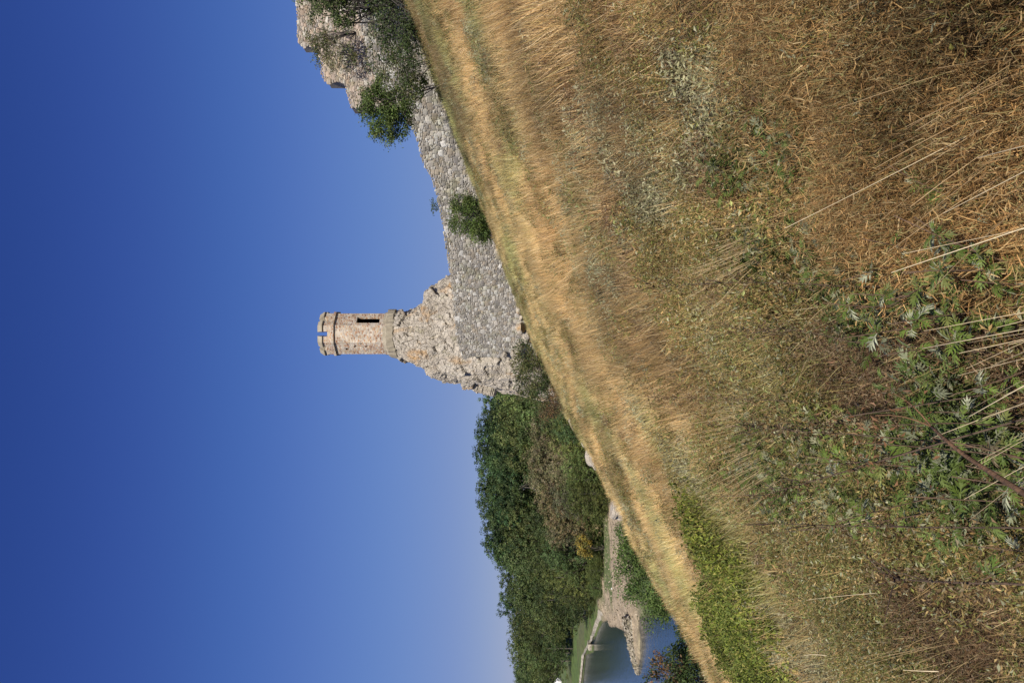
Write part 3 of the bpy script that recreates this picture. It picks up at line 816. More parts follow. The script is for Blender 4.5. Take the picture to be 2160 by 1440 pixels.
# bushes on the brow towards the river
def ybrow(u): return float(np.interp(u, [0, 307, 472, 588], [26, 38, 50, 58]))
y0 = 43.0
shrub('brow_bush', 'big dense green bush on the brow above the gravel bank', P(1440, 1235, y0) + Vector((0, 0, -.8)),
      [lobe(1362, 1200, y0, 2.4, 1.8, 1.7), lobe(1340, 1145, y0 + 1, 1.7, 1.3, 1.1), lobe(1372, 1250, y0 - 1, 1.9, 1.5, 1.4), lobe(1325, 1170, y0, 1.2, 1.0, .9), lobe(1320, 1130, y0, .7, .7, .5), lobe(1405, 1255, y0 - 1, 1.1, 1.1, .9), lobe(1385, 1280, y0 - 1, .8, .8, .8), lobe(1415, 1275, y0 - 2, .8, .8, .6)],
      15000, 320, .2, .13, [(.07, .11, .027), (.058, .092, .025), (.088, .128, .034)], .06, 12, 110)
y0 = 30.0
shrub('lower_bush', 'broad dark green bush low on the brow above open water', P(1500, 1385, y0) + Vector((-.3, .3, -1.2)),
      [lobe(1450, 1400, y0, 1.0, 1.0, .7), lobe(1455, 1345, y0, .8, .7, .5), lobe(1445, 1320, y0, .45, .4, .4), lobe(1470, 1430, y0 - 1, 1.0, .9, .7), lobe(1480, 1375, y0 - 1, .7, .7, .5), lobe(1430, 1425, y0 , .7, .7, .5)],
      6000, 150, .14, .115, [(.045, .072, .022), (.055, .085, .025), (.04, .06, .02)], .04, 10, 111)
shrub('seeding_bush', 'bush with rusty seed clusters standing out over the water', P(1480, 1425, y0) + Vector((-.3, 0, -1.2)),
      [lobe(1405, 1415, y0 - 1, .55, .5, .45), lobe(1390, 1395, y0 - 1, .3, .3, .3), lobe(1375, 1425, y0 - 1, .35, .35, .3), lobe(1425, 1430, y0 - 1, .55, .5, .5), lobe(1420, 1390, y0 - 1, .3, .3, .4)],
      1500, 70, .11, .11, [(.055, .075, .025), (.17, .095, .05), (.06, .085, .025), (.13, .085, .04)], .035, 9, 112, twigs=40)

# ---------------------------------------------------------------- the wood on the far shore
def tree_proto(kind, seed):
    r = np.random.default_rng(seed); lob = []; mb = MB()
    def ball(n, rmax, zlo, zhi, size, prof):
        for _ in range(n):
            z = r.uniform(zlo, zhi); t = (z - zlo) / (zhi - zlo); a = r.uniform(0, 6.283); rr = rmax * prof(t) * r.uniform(.45, 1.0); sz = size * r.uniform(.7, 1.3)
            lob.append((rr * math.cos(a), rr * math.sin(a), z, sz, sz, sz * 1.15))
    if kind == 'poplar':
        ball(34, .17, .18, .92, .062, lambda t: min(1, .55 + 1.4 * t) * (1 - t ** 3 * .85)); lob += [(r.normal() * .04, r.normal() * .04, z, .035, .035, .07) for z in (.90, .93, .95)]
        n, cl, spread, leaf = 10000, 420, .011, .0125
        tones = [(.036, .062, .022), (.045, .075, .026), (.056, .085, .030), (.030, .052, .022)]
    elif kind == 'round':
        ball(36, .33, .18, .90, .105, lambda t: math.sqrt(max(.05, 1 - (t * 1.7 - .75) ** 2)))
        n, cl, spread, leaf = 11000, 460, .016, .0155
        tones = [(.055, .078, .026), (.070, .094, .031), (.047, .066, .023), (.080, .098, .034)]
    elif kind == 'willow':
        ball(40, .42, .10, .86, .115, lambda t: math.sqrt(max(.05, 1 - (t * 1.5 - .55) ** 2)))
        n, cl, spread, leaf = 12000, 460, .018, .0165
        tones = [(.12, .115, .058), (.135, .12, .065), (.105, .11, .05), (.14, .125, .075)]
    else:
        ball(36, .32, .10, .88, .11, lambda t: math.sqrt(max(.05, 1 - (t * 1.6 - .62) ** 2)))
        n, cl, spread, leaf = 11000, 440, .017, .016
        tones = [(.085, .112, .034), (.10, .128, .04), (.07, .096, .03)]
    v, f, c = foliage_mesh(lob, n, cl, spread, leaf, np.array(tones) * (1.75 if kind == 'willow' else 1.5), r, .75, .45, .72)
    k = np.linspace(0, 1, 7)[:, None]
    mb.tube(np.concatenate([r.normal(size=(7, 2)) * .008 * k, k * .82 - .03], 1), .016 * (1 - .85 * k[:, 0]), 6, (.13, .115, .095))
    for _ in range(12):
        h = r.uniform(.15, .6); l = lob[r.integers(len(lob))]
        branches(mb, (0, 0, h), [np.array(l[:3]) + r.normal(size=3) * .04], .006, r, (.13, .115, .095), .2, 5, 4)
    root = empty({'poplar': 'poplar_tree', 'round': 'broadleaf_tree', 'willow': 'willow_tree', 'light': 'young_tree'}[kind])
    mb.build('trunk', M['bark'], root, True)
    mesh_obj('crown', v, f, M['leaf'], root, c)
    return root
LABELS = {'poplar': ('tall dark green poplar in the back row of the wood', 'poplars in the back row'),
          'round': ('rounded mid green tree in the middle row behind the lawn', 'middle row behind the lawn'),
          'willow': ('dusty olive brown willow in front of the dark poplars', 'willows in front of the poplars'),
          'light': ('light green young tree at the front of the wood', 'young trees at the front of the wood')}
protos = {k: [tree_proto(k, 200 + 10 * i + j) for j in range(3)] for i, k in enumerate(('poplar', 'round', 'willow', 'light'))}
used = set()
def plant_tree(kind, px_top, py, y, width=1.0, label=None, group=None, j=None):
    j = random.randrange(3) if j is None else j; pr = protos[kind][j]
    x = (720 - py) / FPX * y; gz = plain_h(x, y) - .2
    top = P(px_top, py, y).z; h = (top - gz) / .98
    if (kind, j) in used: o = copy_tree(pr)
    else: o = pr; used.add((kind, j))
    o.location = (x, y, gz); o.rotation_euler = (0, 0, random.uniform(0, 6.28)); s = h
    o.scale = (s * width, s * width, s)
    lum = random.uniform(.62, 1.38); hue = random.uniform(-.14, .16)
    for ch in o.children:
        if ch.name.startswith('crown'): ch.color = (lum * (1 + hue), lum, lum * (1 - hue * .6), 1)
    lb, gp = LABELS[kind]; tag(o, label or lb, 'tree', group or gp)
    return o
sil = [(790, 1030), (825, 1024), (850, 1015), (900, 1010), (950, 1003), (1000, 1010), (1050, 1012), (1100, 1016), (1130, 1018), (1160, 1028), (1180, 1043), (1200, 1053), (1235, 1051), (1280, 1050), (1305, 1066), (1355, 1066), (1382, 1068), (1402, 1080), (1440, 1085), (1490, 1090)]
sv = lambda py: float(np.interp(py, [a for a, _ in sil], [b_ for _, b_ in sil]))
random.seed(11)
for py in np.arange(800, 1178, 12.5):                                  # back row of poplars
    y = 232 + random.uniform(-6, 14)
    plant_tree('poplar', sv(py) + random.uniform(0, 8), py + random.uniform(-3, 3), y, random.uniform(.85, 1.15))
for py in np.arange(806, 1180, 17):                                    # second row, filling
    plant_tree('poplar' if random.random() < .6 else 'round', sv(py) + random.uniform(22, 42), py + random.uniform(-4, 4), 220 + random.uniform(-4, 4), random.uniform(.8, 1.05),
               'shorter dark tree pressed close in front of the poplar row', 'second row of the wood')
for py, v_ in ((842, 1040), (868, 1048), (893, 1058), (918, 1072), (945, 1092), (858, 1085), (885, 1100), (835, 1080)):    # light green trees by the crag
    plant_tree('light', v_, py, 205 + random.uniform(-6, 6), random.uniform(.8, 1.0), 'fresh green tree in the wood just beyond the crag', 'fresh green trees beyond the crag')
for py, v_, y in ((925, 1108, 196), (958, 1102, 197), (990, 1104, 196), (1022, 1112, 194), (1050, 1126, 193), (1080, 1138, 194), (1005, 1150, 186), (960, 1150, 186), (1040, 1158, 184), (1108, 1140, 200), (1130, 1150, 200)):
    plant_tree('willow', v_, py, y, random.uniform(.85, 1.1))
for py, v_, y in ((880, 1135, 186), (912, 1150, 182), (940, 1165, 180), (985, 1180, 176), (860, 1120, 188), (895, 1165, 176), (1010, 1195, 175), (1040, 1205, 174), (1062, 1190, 180)):
    plant_tree('light' if py > 900 else 'round', v_, py, y, random.uniform(.9, 1.2), 'low green tree showing just over the grassy brow', 'low trees behind the brow')
for py, v_, y in ((1030, 1180, 178), (1055, 1195, 180), (1078, 1200, 186)):
    plant_tree('light', v_, py, y, 1.2, 'bright green bushy tree at the head of the gravel bank', 'bushy trees at the head of the gravel bank')
for py, v_, y in ((1100, 1110, 205), (1125, 1120, 207), (1150, 1110, 208), (1175, 1105, 210), (1200, 1112, 212), (1225, 1120, 214), (1250, 1118, 216), (1268, 1128, 224), (1285, 1120, 240), (1160, 1140, 200), (1190, 1150, 201), (1215, 1150, 203), (1240, 1150, 206)):
    plant_tree(random.choice(['round', 'round', 'light']), v_, py, y, random.uniform(.9, 1.2), 'leafy tree standing behind the gravel bank and undergrowth', 'leafy trees behind the gravel bank')
for py in (1178, 1190, 1204, 1222, 1236, 1250, 1266, 1280):             # separate tall dark ones
    plant_tree('poplar', sv(py) + random.uniform(-2, 6), py, 250 + random.uniform(-8, 8), random.uniform(.8, 1.0),
               'slender dark poplar with sky showing between its neighbours', 'slender poplars by the gap in the wood')
for py in np.arange(1185, 1300, 16):
    plant_tree('round', 1078 + random.uniform(-6, 18), py, 238 + random.uniform(-6, 6), random.uniform(.9, 1.1), 'rounded tree at the feet of the slender poplars', 'rounded trees below the slender poplars')
for py in np.arange(1296, 1395, 15):
    plant_tree('round', sv(py) + random.uniform(0, 6), py, 345 + random.uniform(-6, 12), random.uniform(.9, 1.2), 'tall rounded tree in the hindmost row behind the lawn', 'hindmost trees behind the lawn')
for py in np.arange(1290, 1400, 17):
    plant_tree('round', 1110 + random.uniform(-10, 14), py, 326 + random.uniform(-5, 5), random.uniform(1.0, 1.3))
for py in np.arange(1300, 1380, 22):
    plant_tree('round', 1142 + random.uniform(-8, 8), py, 312 + random.uniform(-4, 4), random.uniform(1.1, 1.4), 'low spreading tree on the edge of the lawn', 'spreading trees on the lawn edge')
for py in np.arange(1395, 1500, 9):
    plant_tree('round', sv(py) + random.uniform(-2, 5), py, 560 + random.uniform(-20, 40), random.uniform(1.2, 1.6),
               'distant bluish green tree beyond the far lawn', 'distant trees beyond the lawn')
for py in np.arange(1392, 1500, 14):
    plant_tree('round', sv(py) + random.uniform(25, 45), py, 470 + random.uniform(-20, 20), random.uniform(1.2, 1.6),
               'distant bluish green tree beyond the far lawn', 'distant trees beyond the lawn')
for k, prs in protos.items():
    for j, pr in enumerate(prs):
        if (k, j) not in used:
            for ch in list(pr.children): bpy.data.objects.remove(ch)
            bpy.data.objects.remove(pr)
for py in np.arange(1085, 1300, 9):
    y = 193 + random.uniform(-3, 8) + max(0, py - 1240) * .5
    plant_tree('light', 1240 + random.uniform(-12, 14), py, y, random.uniform(1.3, 2.0), 'low bushy undergrowth along the foot of the wood', 'undergrowth bushes at the edge of the wood')
# yellow bush
y0 = 188.0; p = P(1262, 1153, y0); p.z = plain_h(p.x, p.y)
shrub('yellow_tree', 'small golden yellow tree at the edge of the gravel bank', p, [lobe(1232, 1152, y0, 2.4, 2.2, 2.3), lobe(1225, 1140, y0, 1.5, 1.5, 1.3), lobe(1236, 1165, y0, 1.5, 1.5, 1.6)],
      1800, 90, .35, .42, [(.24, .18, .035), (.20, .16, .04), (.16, .15, .04)], .10, 5, 120, cat='tree')

# ---------------------------------------------------------------- stone groyne and shore details
ga, gb = PZ(1340, 1300, WATER), PZ(1346, 1417, WATER)
gro = empty('stone_groyne', ga); tag(gro, 'low pointed groyne of loose stones reaching into the river', 'groyne')
mbv, mbf, mbc, n = [], [], [], 0
r = np.random.default_rng(5)
for i in range(1500):
    t = r.uniform(0, 1) ** .85; half = 3.0 * (1 - t) + .35; hgt = 2.3 * (1 - t) ** .8 + .35
    sdev = r.uniform(-1, 1); c = np.array(ga.lerp(gb, t)) + np.array([0, half * sdev, 0])
    c[2] = WATER - .2 + hgt * (1 - abs(sdev)) ** .8 * r.uniform(.75, 1.0)
    v_, f_ = STONES[r.integers(len(STONES))]
    q = r.normal(size=(3, 3)); q, _ = np.linalg.qr(q)
    vv = (v_ * np.array([1, 1.2, .8]) * r.uniform(.3, .75)) @ q + c - np.array(ga)
    mbv.append(vv); mbf += [tuple(x + n for x in ff) for ff in f_]; n += len(vv); mbc.append(np.tile(np.array([.34, .30, .23]) * r.uniform(.6, 1.25), (len(vv), 1)))
o = mesh_obj('loose_stones', np.concatenate(mbv), mbf, M['stone'], gro, np.concatenate(mbc)); o['kind'] = 'stuff'
# pale stones on the brow
BOULD = []
for i, (px, py, sz, lb) in enumerate([(1206, 890, .34, 'smooth white boulder alone on the brow by the russet shrub'), (1219, 931, .22, 'small white stone half sunk in the grass of the brow'),
                                      (1222, 941, .18, 'pebble sized white stone beside the half sunk one'), (1232, 962, .34, 'flat white rock slab exposed on the brow'), (1238, 975, .26, 'narrow white rock end below the flat slab'),
                                      (1303, 1066, .42, 'rough pale rock above the gravel bank'), (1312, 1074, .34, 'grey chipped rock leaning on the rough pale rock')]):
    u = 1440 - py; t_ = (u - 720) / FPX; yy = np.linspace(20, 62, 400); hh_ = hill_h(t_ * yy, yy)
    yb = float(yy[np.argmax((hh_ - EYE) / yy)]) - .3; sz *= 1.5               # on the skyline of the brow
    p = Vector((t_ * yb, yb, 0)); BOULD.append((p.x, p.y))
    o = boulder('boulder', (p.x, p.y, hill1(p.x, p.y) + sz * .45), sz, M['rock'], 70 + i, None, (1.2, 1, .75)); tag(o, lb, 'boulder')
r = np.random.default_rng(15); mbv, mbf, mbc, n = [], [], [], 0
for i in range(1400):
    px, py = r.uniform(1262, 1338), r.uniform(1085, 1330); p = PZ(px, py, WATER + .9)
    if inside(np.array([p.x]), np.array([p.y]), poly)[0]: continue
    v_, f_ = STONES[r.integers(len(STONES))]; q, _ = np.linalg.qr(r.normal(size=(3, 3)))
    vv = (v_ * np.array([1.2, 1.1, .7]) * r.uniform(.07, .30)) @ q + np.array([p.x, p.y, plain_h(p.x, p.y) + .0])
    mbv.append(vv); mbf += [tuple(x + n for x in ff) for ff in f_]; n += len(vv); mbc.append(np.tile(np.array([.36, .30, .22]) * r.uniform(.35, 1.5), (len(vv), 1)))
o = mesh_obj('bank_stones', np.concatenate(mbv), mbf, M['stone'], None, np.concatenate(mbc)); tag(o, 'loose stones strewn over the gravel bank', 'stones', kind='stuff')
# far white things
def blob(name, px, py, y, dims, label, cat):
    p = P(px, py, y); gz = plain_h(p.x, p.y); w_, d_, h_ = dims
    root = empty(name, (p.x, p.y, gz)); tag(root, label, cat)
    return root, p, gz
root, p, gz = blob('white_tent', 1174, 1440, 420, (5, 5, 6), 'small white tent on the far lawn', 'tent')
a = np.linspace(0, 2 * np.pi, 8, endpoint=False)
v = [(2.9 * math.cos(t), 2.9 * math.sin(t), 0) for t in a] + [(2.9 * math.cos(t), 2.9 * math.sin(t), 2.0) for t in a] + [(0, 0, 4.2)]
mesh_obj('canopy', v, [(i, (i + 1) % 8, 8 + (i + 1) % 8, 8 + i) for i in range(8)] + [(8 + i, 8 + (i + 1) % 8, 16) for i in range(8)], M['white'], root)
for px, py, lb in ((1167, 1391, 'tiny white notice board on a post beside the wood'), (1178, 1393, 'second tiny white board standing on the open lawn')):
    y0 = 372; root, p, gz = blob('notice_board', px, py, y0, (1, 1, 1), lb, 'sign')
    q = MB(); q.tube([(0, 0, -.3), (0, 0, p.z - gz)], [.08, .08], 6, (.4, .4, .4)); q.build('post', M['bark'], root)
    h_ = p.z - gz
    q = MB(); q.add([(-.55, -.05, h_ - .3), (.55, -.05, h_ - .3), (.55, -.05, h_ + .5), (-.55, -.05, h_ + .5), (-.55, .05, h_ - .3), (.55, .05, h_ - .3), (.55, .05, h_ + .5), (-.55, .05, h_ + .5)], [(0, 1, 2, 3), (7, 6, 5, 4), (0, 4, 5, 1), (3, 2, 6, 7), (1, 5, 6, 2), (0, 3, 7, 4)])
    q.build('panel', M['white'], root)
p = PZ(1293, 1240, WATER + 1.0); o = boulder('white_stone', (p.x, p.y, plain_h(p.x, p.y) + .1), .26, M['white'], 99); tag(o, 'single bright white stone lying on the gravel bank', 'stone')

#VEGETATION
# ---------------------------------------------------------------- vegetation of the hillside (uncountable: one object per kind of cover)
def blade_set(n, rad, length, width, lean, tones, r, segs=3, droop=.35, upright=.0, h0=0.0, taper=True):
    """curved ribbons growing from a disc; returns verts, faces(list of arrays), colours"""
    a = r.uniform(0, 2 * np.pi, n); rr = rad * np.sqrt(r.uniform(0, 1, n))
    base = np.stack([rr * np.cos(a), rr * np.sin(a), np.full(n, h0) - .03], 1)
    ld = a + r.normal(size=n) * .9; ln = np.abs(r.normal(size=n)) * lean + upright
    dirh = np.stack([np.cos(ld), np.sin(ld), np.zeros(n)], 1)
    Ls = length * r.uniform(.5, 1.15, n); wd = width * r.uniform(.6, 1.3, n)
    side = np.stack([-np.sin(ld), np.cos(ld), np.zeros(n)], 1); tw = r.uniform(-1.3, 1.3, n)[:, None]
    side = side * np.cos(tw) + dirh * np.sin(tw)
    k = np.linspace(0, 1, segs + 1)
    ang = ln[:, None] + droop * r.uniform(.3, 1.6, n)[:, None] * k[None] ** 1.5
    step = Ls[:, None] / segs
    dz = np.cos(ang) * step; dh = np.sin(ang) * step
    zc = np.concatenate([np.zeros((n, 1)), np.cumsum(dz[:, :-1], 1)], 1); hc = np.concatenate([np.zeros((n, 1)), np.cumsum(dh[:, :-1], 1)], 1)
    ctr = base[:, None] + dirh[:, None] * hc[..., None] + np.array([0, 0, 1.0]) * zc[..., None]
    prof = (1 - .85 * k ** 2) if taper else np.ones_like(k)
    w_ = wd[:, None, None] * prof[None, :, None] * .5
    lft, rgt = ctr - side[:, None] * w_, ctr + side[:, None] * w_
    v = np.stack([lft, rgt], 2).reshape(-1, 3); m_ = (segs + 1) * 2
    f = []
    b0 = np.arange(n)[:, None] * m_
    for s_ in range(segs): f.append(b0 + np.array([[2 * s_, 2 * s_ + 1, 2 * s_ + 3, 2 * s_ + 2]]))
    tones = np.array(tones); c = tones[r.integers(0, len(tones), n)] * r.uniform(.75, 1.25, (n, 1))
    c = np.repeat(c, m_, 0)
    return v, np.concatenate(f), np.clip(c, 0, 1)

def join(*sets):
    V, Fq, Cc, n = [], [], [], 0
    for v, f, c in sets:
        if f.shape[1] == 3: f = np.concatenate([f, f[:, 2:3]], 1)
        V.append(v); Fq.append(f + n); Cc.append(c); n += len(v)
    return np.concatenate(V), np.concatenate(Fq), np.concatenate(Cc)

def sprigs(n, rx, rz, z0, size, width, tones, r, up=.6):
    """a dome filled with short fine twiglets"""
    p = r.normal(size=(n, 3)); p /= np.linalg.norm(p, axis=1)[:, None]; p *= r.uniform(.2, 1, (n, 1)) ** .4
    p = p * np.array([rx, rx, rz]) ; p[:, 2] = np.abs(p[:, 2]) + z0
    d = r.normal(size=(n, 3)); d[:, 2] += up; d += p * np.array([1, 1, 0]) / rx * .8; d /= np.linalg.norm(d, axis=1)[:, None]
    s = np.cross(d, r.normal(size=(n, 3))); s /= np.linalg.norm(s, axis=1)[:, None]
    L_ = size * r.uniform(.5, 1.4, n)[:, None]; w_ = width * r.uniform(.6, 1.4, n)[:, None]
    mid = p + d * L_ * .5 + r.normal(size=(n, 3)) * L_ * .12
    v = np.stack([p - s * w_ * .3, p + s * w_ * .3, mid + s * w_ * .5, mid - s * w_ * .5, p + d * L_ + s * w_ * .1, p + d * L_ - s * w_ * .1], 1).reshape(-1, 3)
    i = np.arange(n)[:, None] * 6
    f = np.concatenate([i + np.array([[0, 1, 2, 3]]), i + np.array([[3, 2, 4, 5]])])
    tones = np.array(tones); c = tones[r.integers(0, len(tones), n)] * r.uniform(.65, 1.3, (n, 1))
    return v, f, np.clip(np.repeat(c, 6, 0), 0, 1)

def leafies(n, rx, rz, z0, size, tones, r, aspect=.45, jitter=.8):
    p = r.normal(size=(n, 3)); p /= np.linalg.norm(p, axis=1)[:, None]; p *= r.uniform(.15, 1, (n, 1)) ** .45
    out = p + np.array([0, 0, .5]); p = p * np.array([rx, rx, rz]); p[:, 2] = np.abs(p[:, 2]) + z0
    tones = np.array(tones); c = tones[r.integers(0, len(tones), n)] * r.uniform(.7, 1.3, (n, 1))
    return quads(p, out + r.normal(size=(n, 3)) * jitter, size * r.uniform(.6, 1.4, n), np.clip(c, 0, 1), aspect, r, .3)

def lobed_leaf(size):
    """one deeply cut leaf in the xy plane pointing +x"""
    v, f = [], []
    def lob(x0, y0, a, l, w_):
        b0 = len(v); ca, sa = math.cos(a), math.sin(a)
        for (t, s_, z_) in ((0, -.12, 0), (.45, -.5, .05), (1, 0, -.12), (.45, .5, .05), (0, .12, 0)):
            v.append(((x0 + ca * t * l - sa * s_ * w_) * size, (y0 + sa * t * l + ca * s_ * w_) * size, (z_ * l - .25 * (x0 + t * l * ca) ** 2) * size))
        f.append((b0, b0 + 1, b0 + 2, b0 + 3)); f.append((b0, b0 + 3, b0 + 4, b0 + 4))
    lob(0, 0, 0, .45, .07); lob(.35, 0, 0, .65, .15)
    for x0, a, l in ((.22, .85, .42), (.42, .7, .46), (.62, .6, .32)):
        for s_ in (-1, 1): lob(x0, 0, s_ * a, l, .11)
    return np.array(v), np.array(f)
def lobed_set(n, rx, rz, z0, size, tones, r):
    V, Fq, Cc, k = [], [], [], 0
    lv, lf = lobed_leaf(1.0)
    for _ in range(n):
        a = r.uniform(0, 6.283); rr = rx * math.sqrt(r.uniform(0, 1)); el = r.uniform(-.3, 1.0); s = size * r.uniform(.6, 1.3)
        mt_ = np.array((Matrix.Rotation(a + r.normal() * .5, 3, 'Z') @ Matrix.Rotation(-el, 3, 'Y') @ Matrix.Rotation(r.normal() * .6, 3, 'X')))
        vv = (lv * s) @ mt_.T + np.array([rr * math.cos(a), rr * math.sin(a), z0 + rz * r.uniform(0, 1) ** .8])
        V.append(vv); Fq.append(lf + k); k += len(vv)
        c = np.array(tones[r.integers(len(tones))]) * r.uniform(.75, 1.25); Cc.append(np.tile(c, (len(vv), 1)))
    return np.concatenate(V), np.concatenate(Fq), np.concatenate(Cc)

def scatter(name, label, cat, protos_, pts, which, eul, scl, tint, mat):
    """points plus a few tuft shapes in one mesh; geometry nodes put a tuft on each point"""
    V, Fq, Cc, pid, n = [], [], [], [], 0
    for k, (v, f, c) in enumerate(protos_):
        V.append(v); Fq.append(f + n); Cc.append(c); pid.append(np.full(len(v), k)); n += len(v)
    npt = len(pts)
    V.append(pts); Cc.append(np.zeros((npt, 3))); pid.append(np.full(npt, -1))
    allf = np.concatenate([f if f.shape[1] == 4 else np.concatenate([f, f[:, 2:3]], 1) for f in Fq])
    tri = allf[:, 2] == allf[:, 3]
    o = mesh_obj(name, np.concatenate(V), [allf[~tri], allf[tri][:, :3]], mat, None, np.concatenate(Cc))
    me = o.data; N_ = len(me.vertices)
    def put(nm, typ, prop, arr, dim):
        a = me.attributes.new(nm, typ, 'POINT'); full_ = np.zeros((N_, dim), np.float32); full_[n:] = np.asarray(arr, np.float32).reshape(npt, -1)
        a.data.foreach_set(prop, full_.ravel())
    a = me.attributes.new('pid', 'INT', 'POINT'); a.data.foreach_set('value', np.concatenate(pid).astype(np.int32))
    a = me.attributes.new('which', 'INT', 'POINT'); w_ = np.full(N_, -1, np.int32); w_[n:] = which; a.data.foreach_set('value', w_)
    put('eul', 'FLOAT_VECTOR', 'vector', eul, 3); put('scl', 'FLOAT_VECTOR', 'vector', scl, 3)
    tc = np.ones((npt, 4)); tc[:, :3] = tint; put('tint', 'FLOAT_COLOR', 'color', tc, 4)
    ng = bpy.data.node_groups.new(name + '_tufts', 'GeometryNodeTree')
    ng.interface.new_socket('Geometry', in_out='INPUT', socket_type='NodeSocketGeometry'); ng.interface.new_socket('Geometry', in_out='OUTPUT', socket_type='NodeSocketGeometry')
    gi, go = ng.nodes.new('NodeGroupInput'), ng.nodes.new('NodeGroupOutput')
    jn = ng.nodes.new('GeometryNodeJoinGeometry')
    def named(nm, typ):
        q = ng.nodes.new('GeometryNodeInputNamedAttribute'); q.data_type = typ; q.inputs['Name'].default_value = nm; return q.outputs['Attribute']
    def eq(sock, val):
        q = ng.nodes.new('FunctionNodeCompare'); q.data_type = 'INT'; q.operation = 'EQUAL'
        ng.links.new(sock, q.inputs[2]); q.inputs[3].default_value = val; return q.outputs[0]
    p_id, wh, eu, sc_ = named('pid', 'INT'), named('which', 'INT'), named('eul', 'FLOAT_VECTOR'), named('scl', 'FLOAT_VECTOR')
    sp_ = ng.nodes.new('GeometryNodeSeparateGeometry'); ng.links.new(gi.outputs[0], sp_.inputs[0]); ng.links.new(eq(p_id, -1), sp_.inputs['Selection'])
    e2r = ng.nodes.new('FunctionNodeEulerToRotation'); ng.links.new(eu, e2r.inputs[0])
    for k in range(len(protos_)):
        s2 = ng.nodes.new('GeometryNodeSeparateGeometry'); ng.links.new(gi.outputs[0], s2.inputs[0]); ng.links.new(eq(p_id, k), s2.inputs['Selection'])
        ip = ng.nodes.new('GeometryNodeInstanceOnPoints')
        ng.links.new(sp_.outputs[0], ip.inputs['Points']); ng.links.new(s2.outputs[0], ip.inputs['Instance']); ng.links.new(eq(wh, k), ip.inputs['Selection'])
        ng.links.new(e2r.outputs[0], ip.inputs['Rotation']); ng.links.new(sc_, ip.inputs['Scale'])
        ng.links.new(ip.outputs[0], jn.inputs[0])
    ng.links.new(jn.outputs[0], go.inputs[0])
    md = o.modifiers.new('tufts', 'NODES'); md.node_group = ng
    tag(o, label, cat, kind='stuff')
    return o

def lean_euler(n, lx, ly, r):
    """random turn about z, then a lean towards (lx, ly): XYZ euler angles"""
    yaw = r.uniform(0, 2 * np.pi, n)
    ax, ay = ly, -lx                                  # tilt: small rotation that moves the tip by (lx, ly)
    cz, sz_ = np.cos(yaw), np.sin(yaw)
    ty = np.broadcast_to(lx, (n,)); tx = np.broadcast_to(-ly, (n,))
    Rm = np.zeros((n, 3, 3)); cy, sy = np.cos(ty), np.sin(ty); cxx, sxx = np.cos(tx), np.sin(tx)
    Rz = np.zeros((n, 3, 3)); Rz[:, 0, 0] = cz; Rz[:, 0, 1] = -sz_; Rz[:, 1, 0] = sz_; Rz[:, 1, 1] = cz; Rz[:, 2, 2] = 1
    Ry = np.zeros((n, 3, 3)); Ry[:, 0, 0] = cy; Ry[:, 0, 2] = sy; Ry[:, 1, 1] = 1; Ry[:, 2, 0] = -sy; Ry[:, 2, 2] = cy
    Rx = np.zeros((n, 3, 3)); Rx[:, 0, 0] = 1; Rx[:, 1, 1] = cxx; Rx[:, 1, 2] = -sxx; Rx[:, 2, 1] = sxx; Rx[:, 2, 2] = cxx
    Rm = Ry @ Rx @ Rz
    return np.stack([np.arctan2(Rm[:, 2, 1], Rm[:, 2, 2]), np.arcsin(-np.clip(Rm[:, 2, 0], -1, 1)), np.arctan2(Rm[:, 1, 0], Rm[:, 0, 0])], 1)

# patches of vegetation: (picture position of the patch on the slope, half extents there) turned into ellipses on the ground
def patch(px, py, hx, hy, lift=.35):
    c = ground_hit(px, py, lift); a = ground_hit(px - hx, py, lift); b_ = ground_hit(px + hx, py, lift); d = ground_hit(px, py - hy, lift)
    half = min(max((a.y - b_.y) / 2, .1), .28 * c.y)
    return (c.x, min((a.y + b_.y) / 2, c.y * 1.15), min(abs(d.x - c.x), .3 * c.y) + .05, half, c.x / c.y)
def weight(x, y, plist, seed):
    w_ = np.zeros(len(x)); nz = fbm(x * 1.3, y * 1.3, seed=seed, octv=3) - .5
    for (cx_, cy_, rx_, ry_, sh_) in plist:
        d = np.hypot((x - cx_ - sh_ * (y - cy_)) / rx_, (y - cy_) / ry_)
        w_ = np.maximum(w_, smooth(1.15, .65, d + nz * .9))
    return w_
RUST = [patch(*q) for q in ((1850, 170, 280, 230), (1960, 380, 190, 130), (1640, 90, 130, 110), (1780, 330, 110, 90), (2050, 200, 160, 260))]
WORM = [patch(*q) for q in ((1440, 120, 65, 115), (1460, 220, 40, 40), (1360, 400, 50, 60), (1700, 1400, 70, 60), (1480, 690, 35, 45), (1210, 260, 25, 40), (1270, 300, 25, 30), (1120, 310, 20, 30), (1600, 1300, 40, 40))]
MUG = [patch(*q) for q in ((1790, 560, 130, 105), (1640, 240, 90, 45), (1560, 320, 60, 50), (1880, 1000, 170, 75), (1660, 1000, 110, 60), (2040, 830, 100, 60), (1600, 480, 90, 60), (1750, 890, 60, 50), (2000, 1000, 130, 90))]
GREEN = [patch(*q) for q in ((1510, 1125, 30, 30), (1530, 1190, 45, 50), (1570, 1250, 60, 60), (1600, 1330, 60, 60), (1590, 1400, 60, 60), (1660, 1440, 50, 30))]
OLIVEP = [patch(*q) for q in ((1900, 1290, 300, 190), (1930, 1050, 230, 130), (1700, 760, 60, 50), (1500, 480, 130, 110), (1560, 980, 110, 80), (1850, 1420, 280, 70), (1650, 560, 90, 60))]
BROWN = [patch(*q) for q in ((1880, 740, 170, 70), (2020, 1260, 140, 120), (1950, 920, 120, 40), (2090, 700, 80, 110), (1800, 830, 80, 40))]
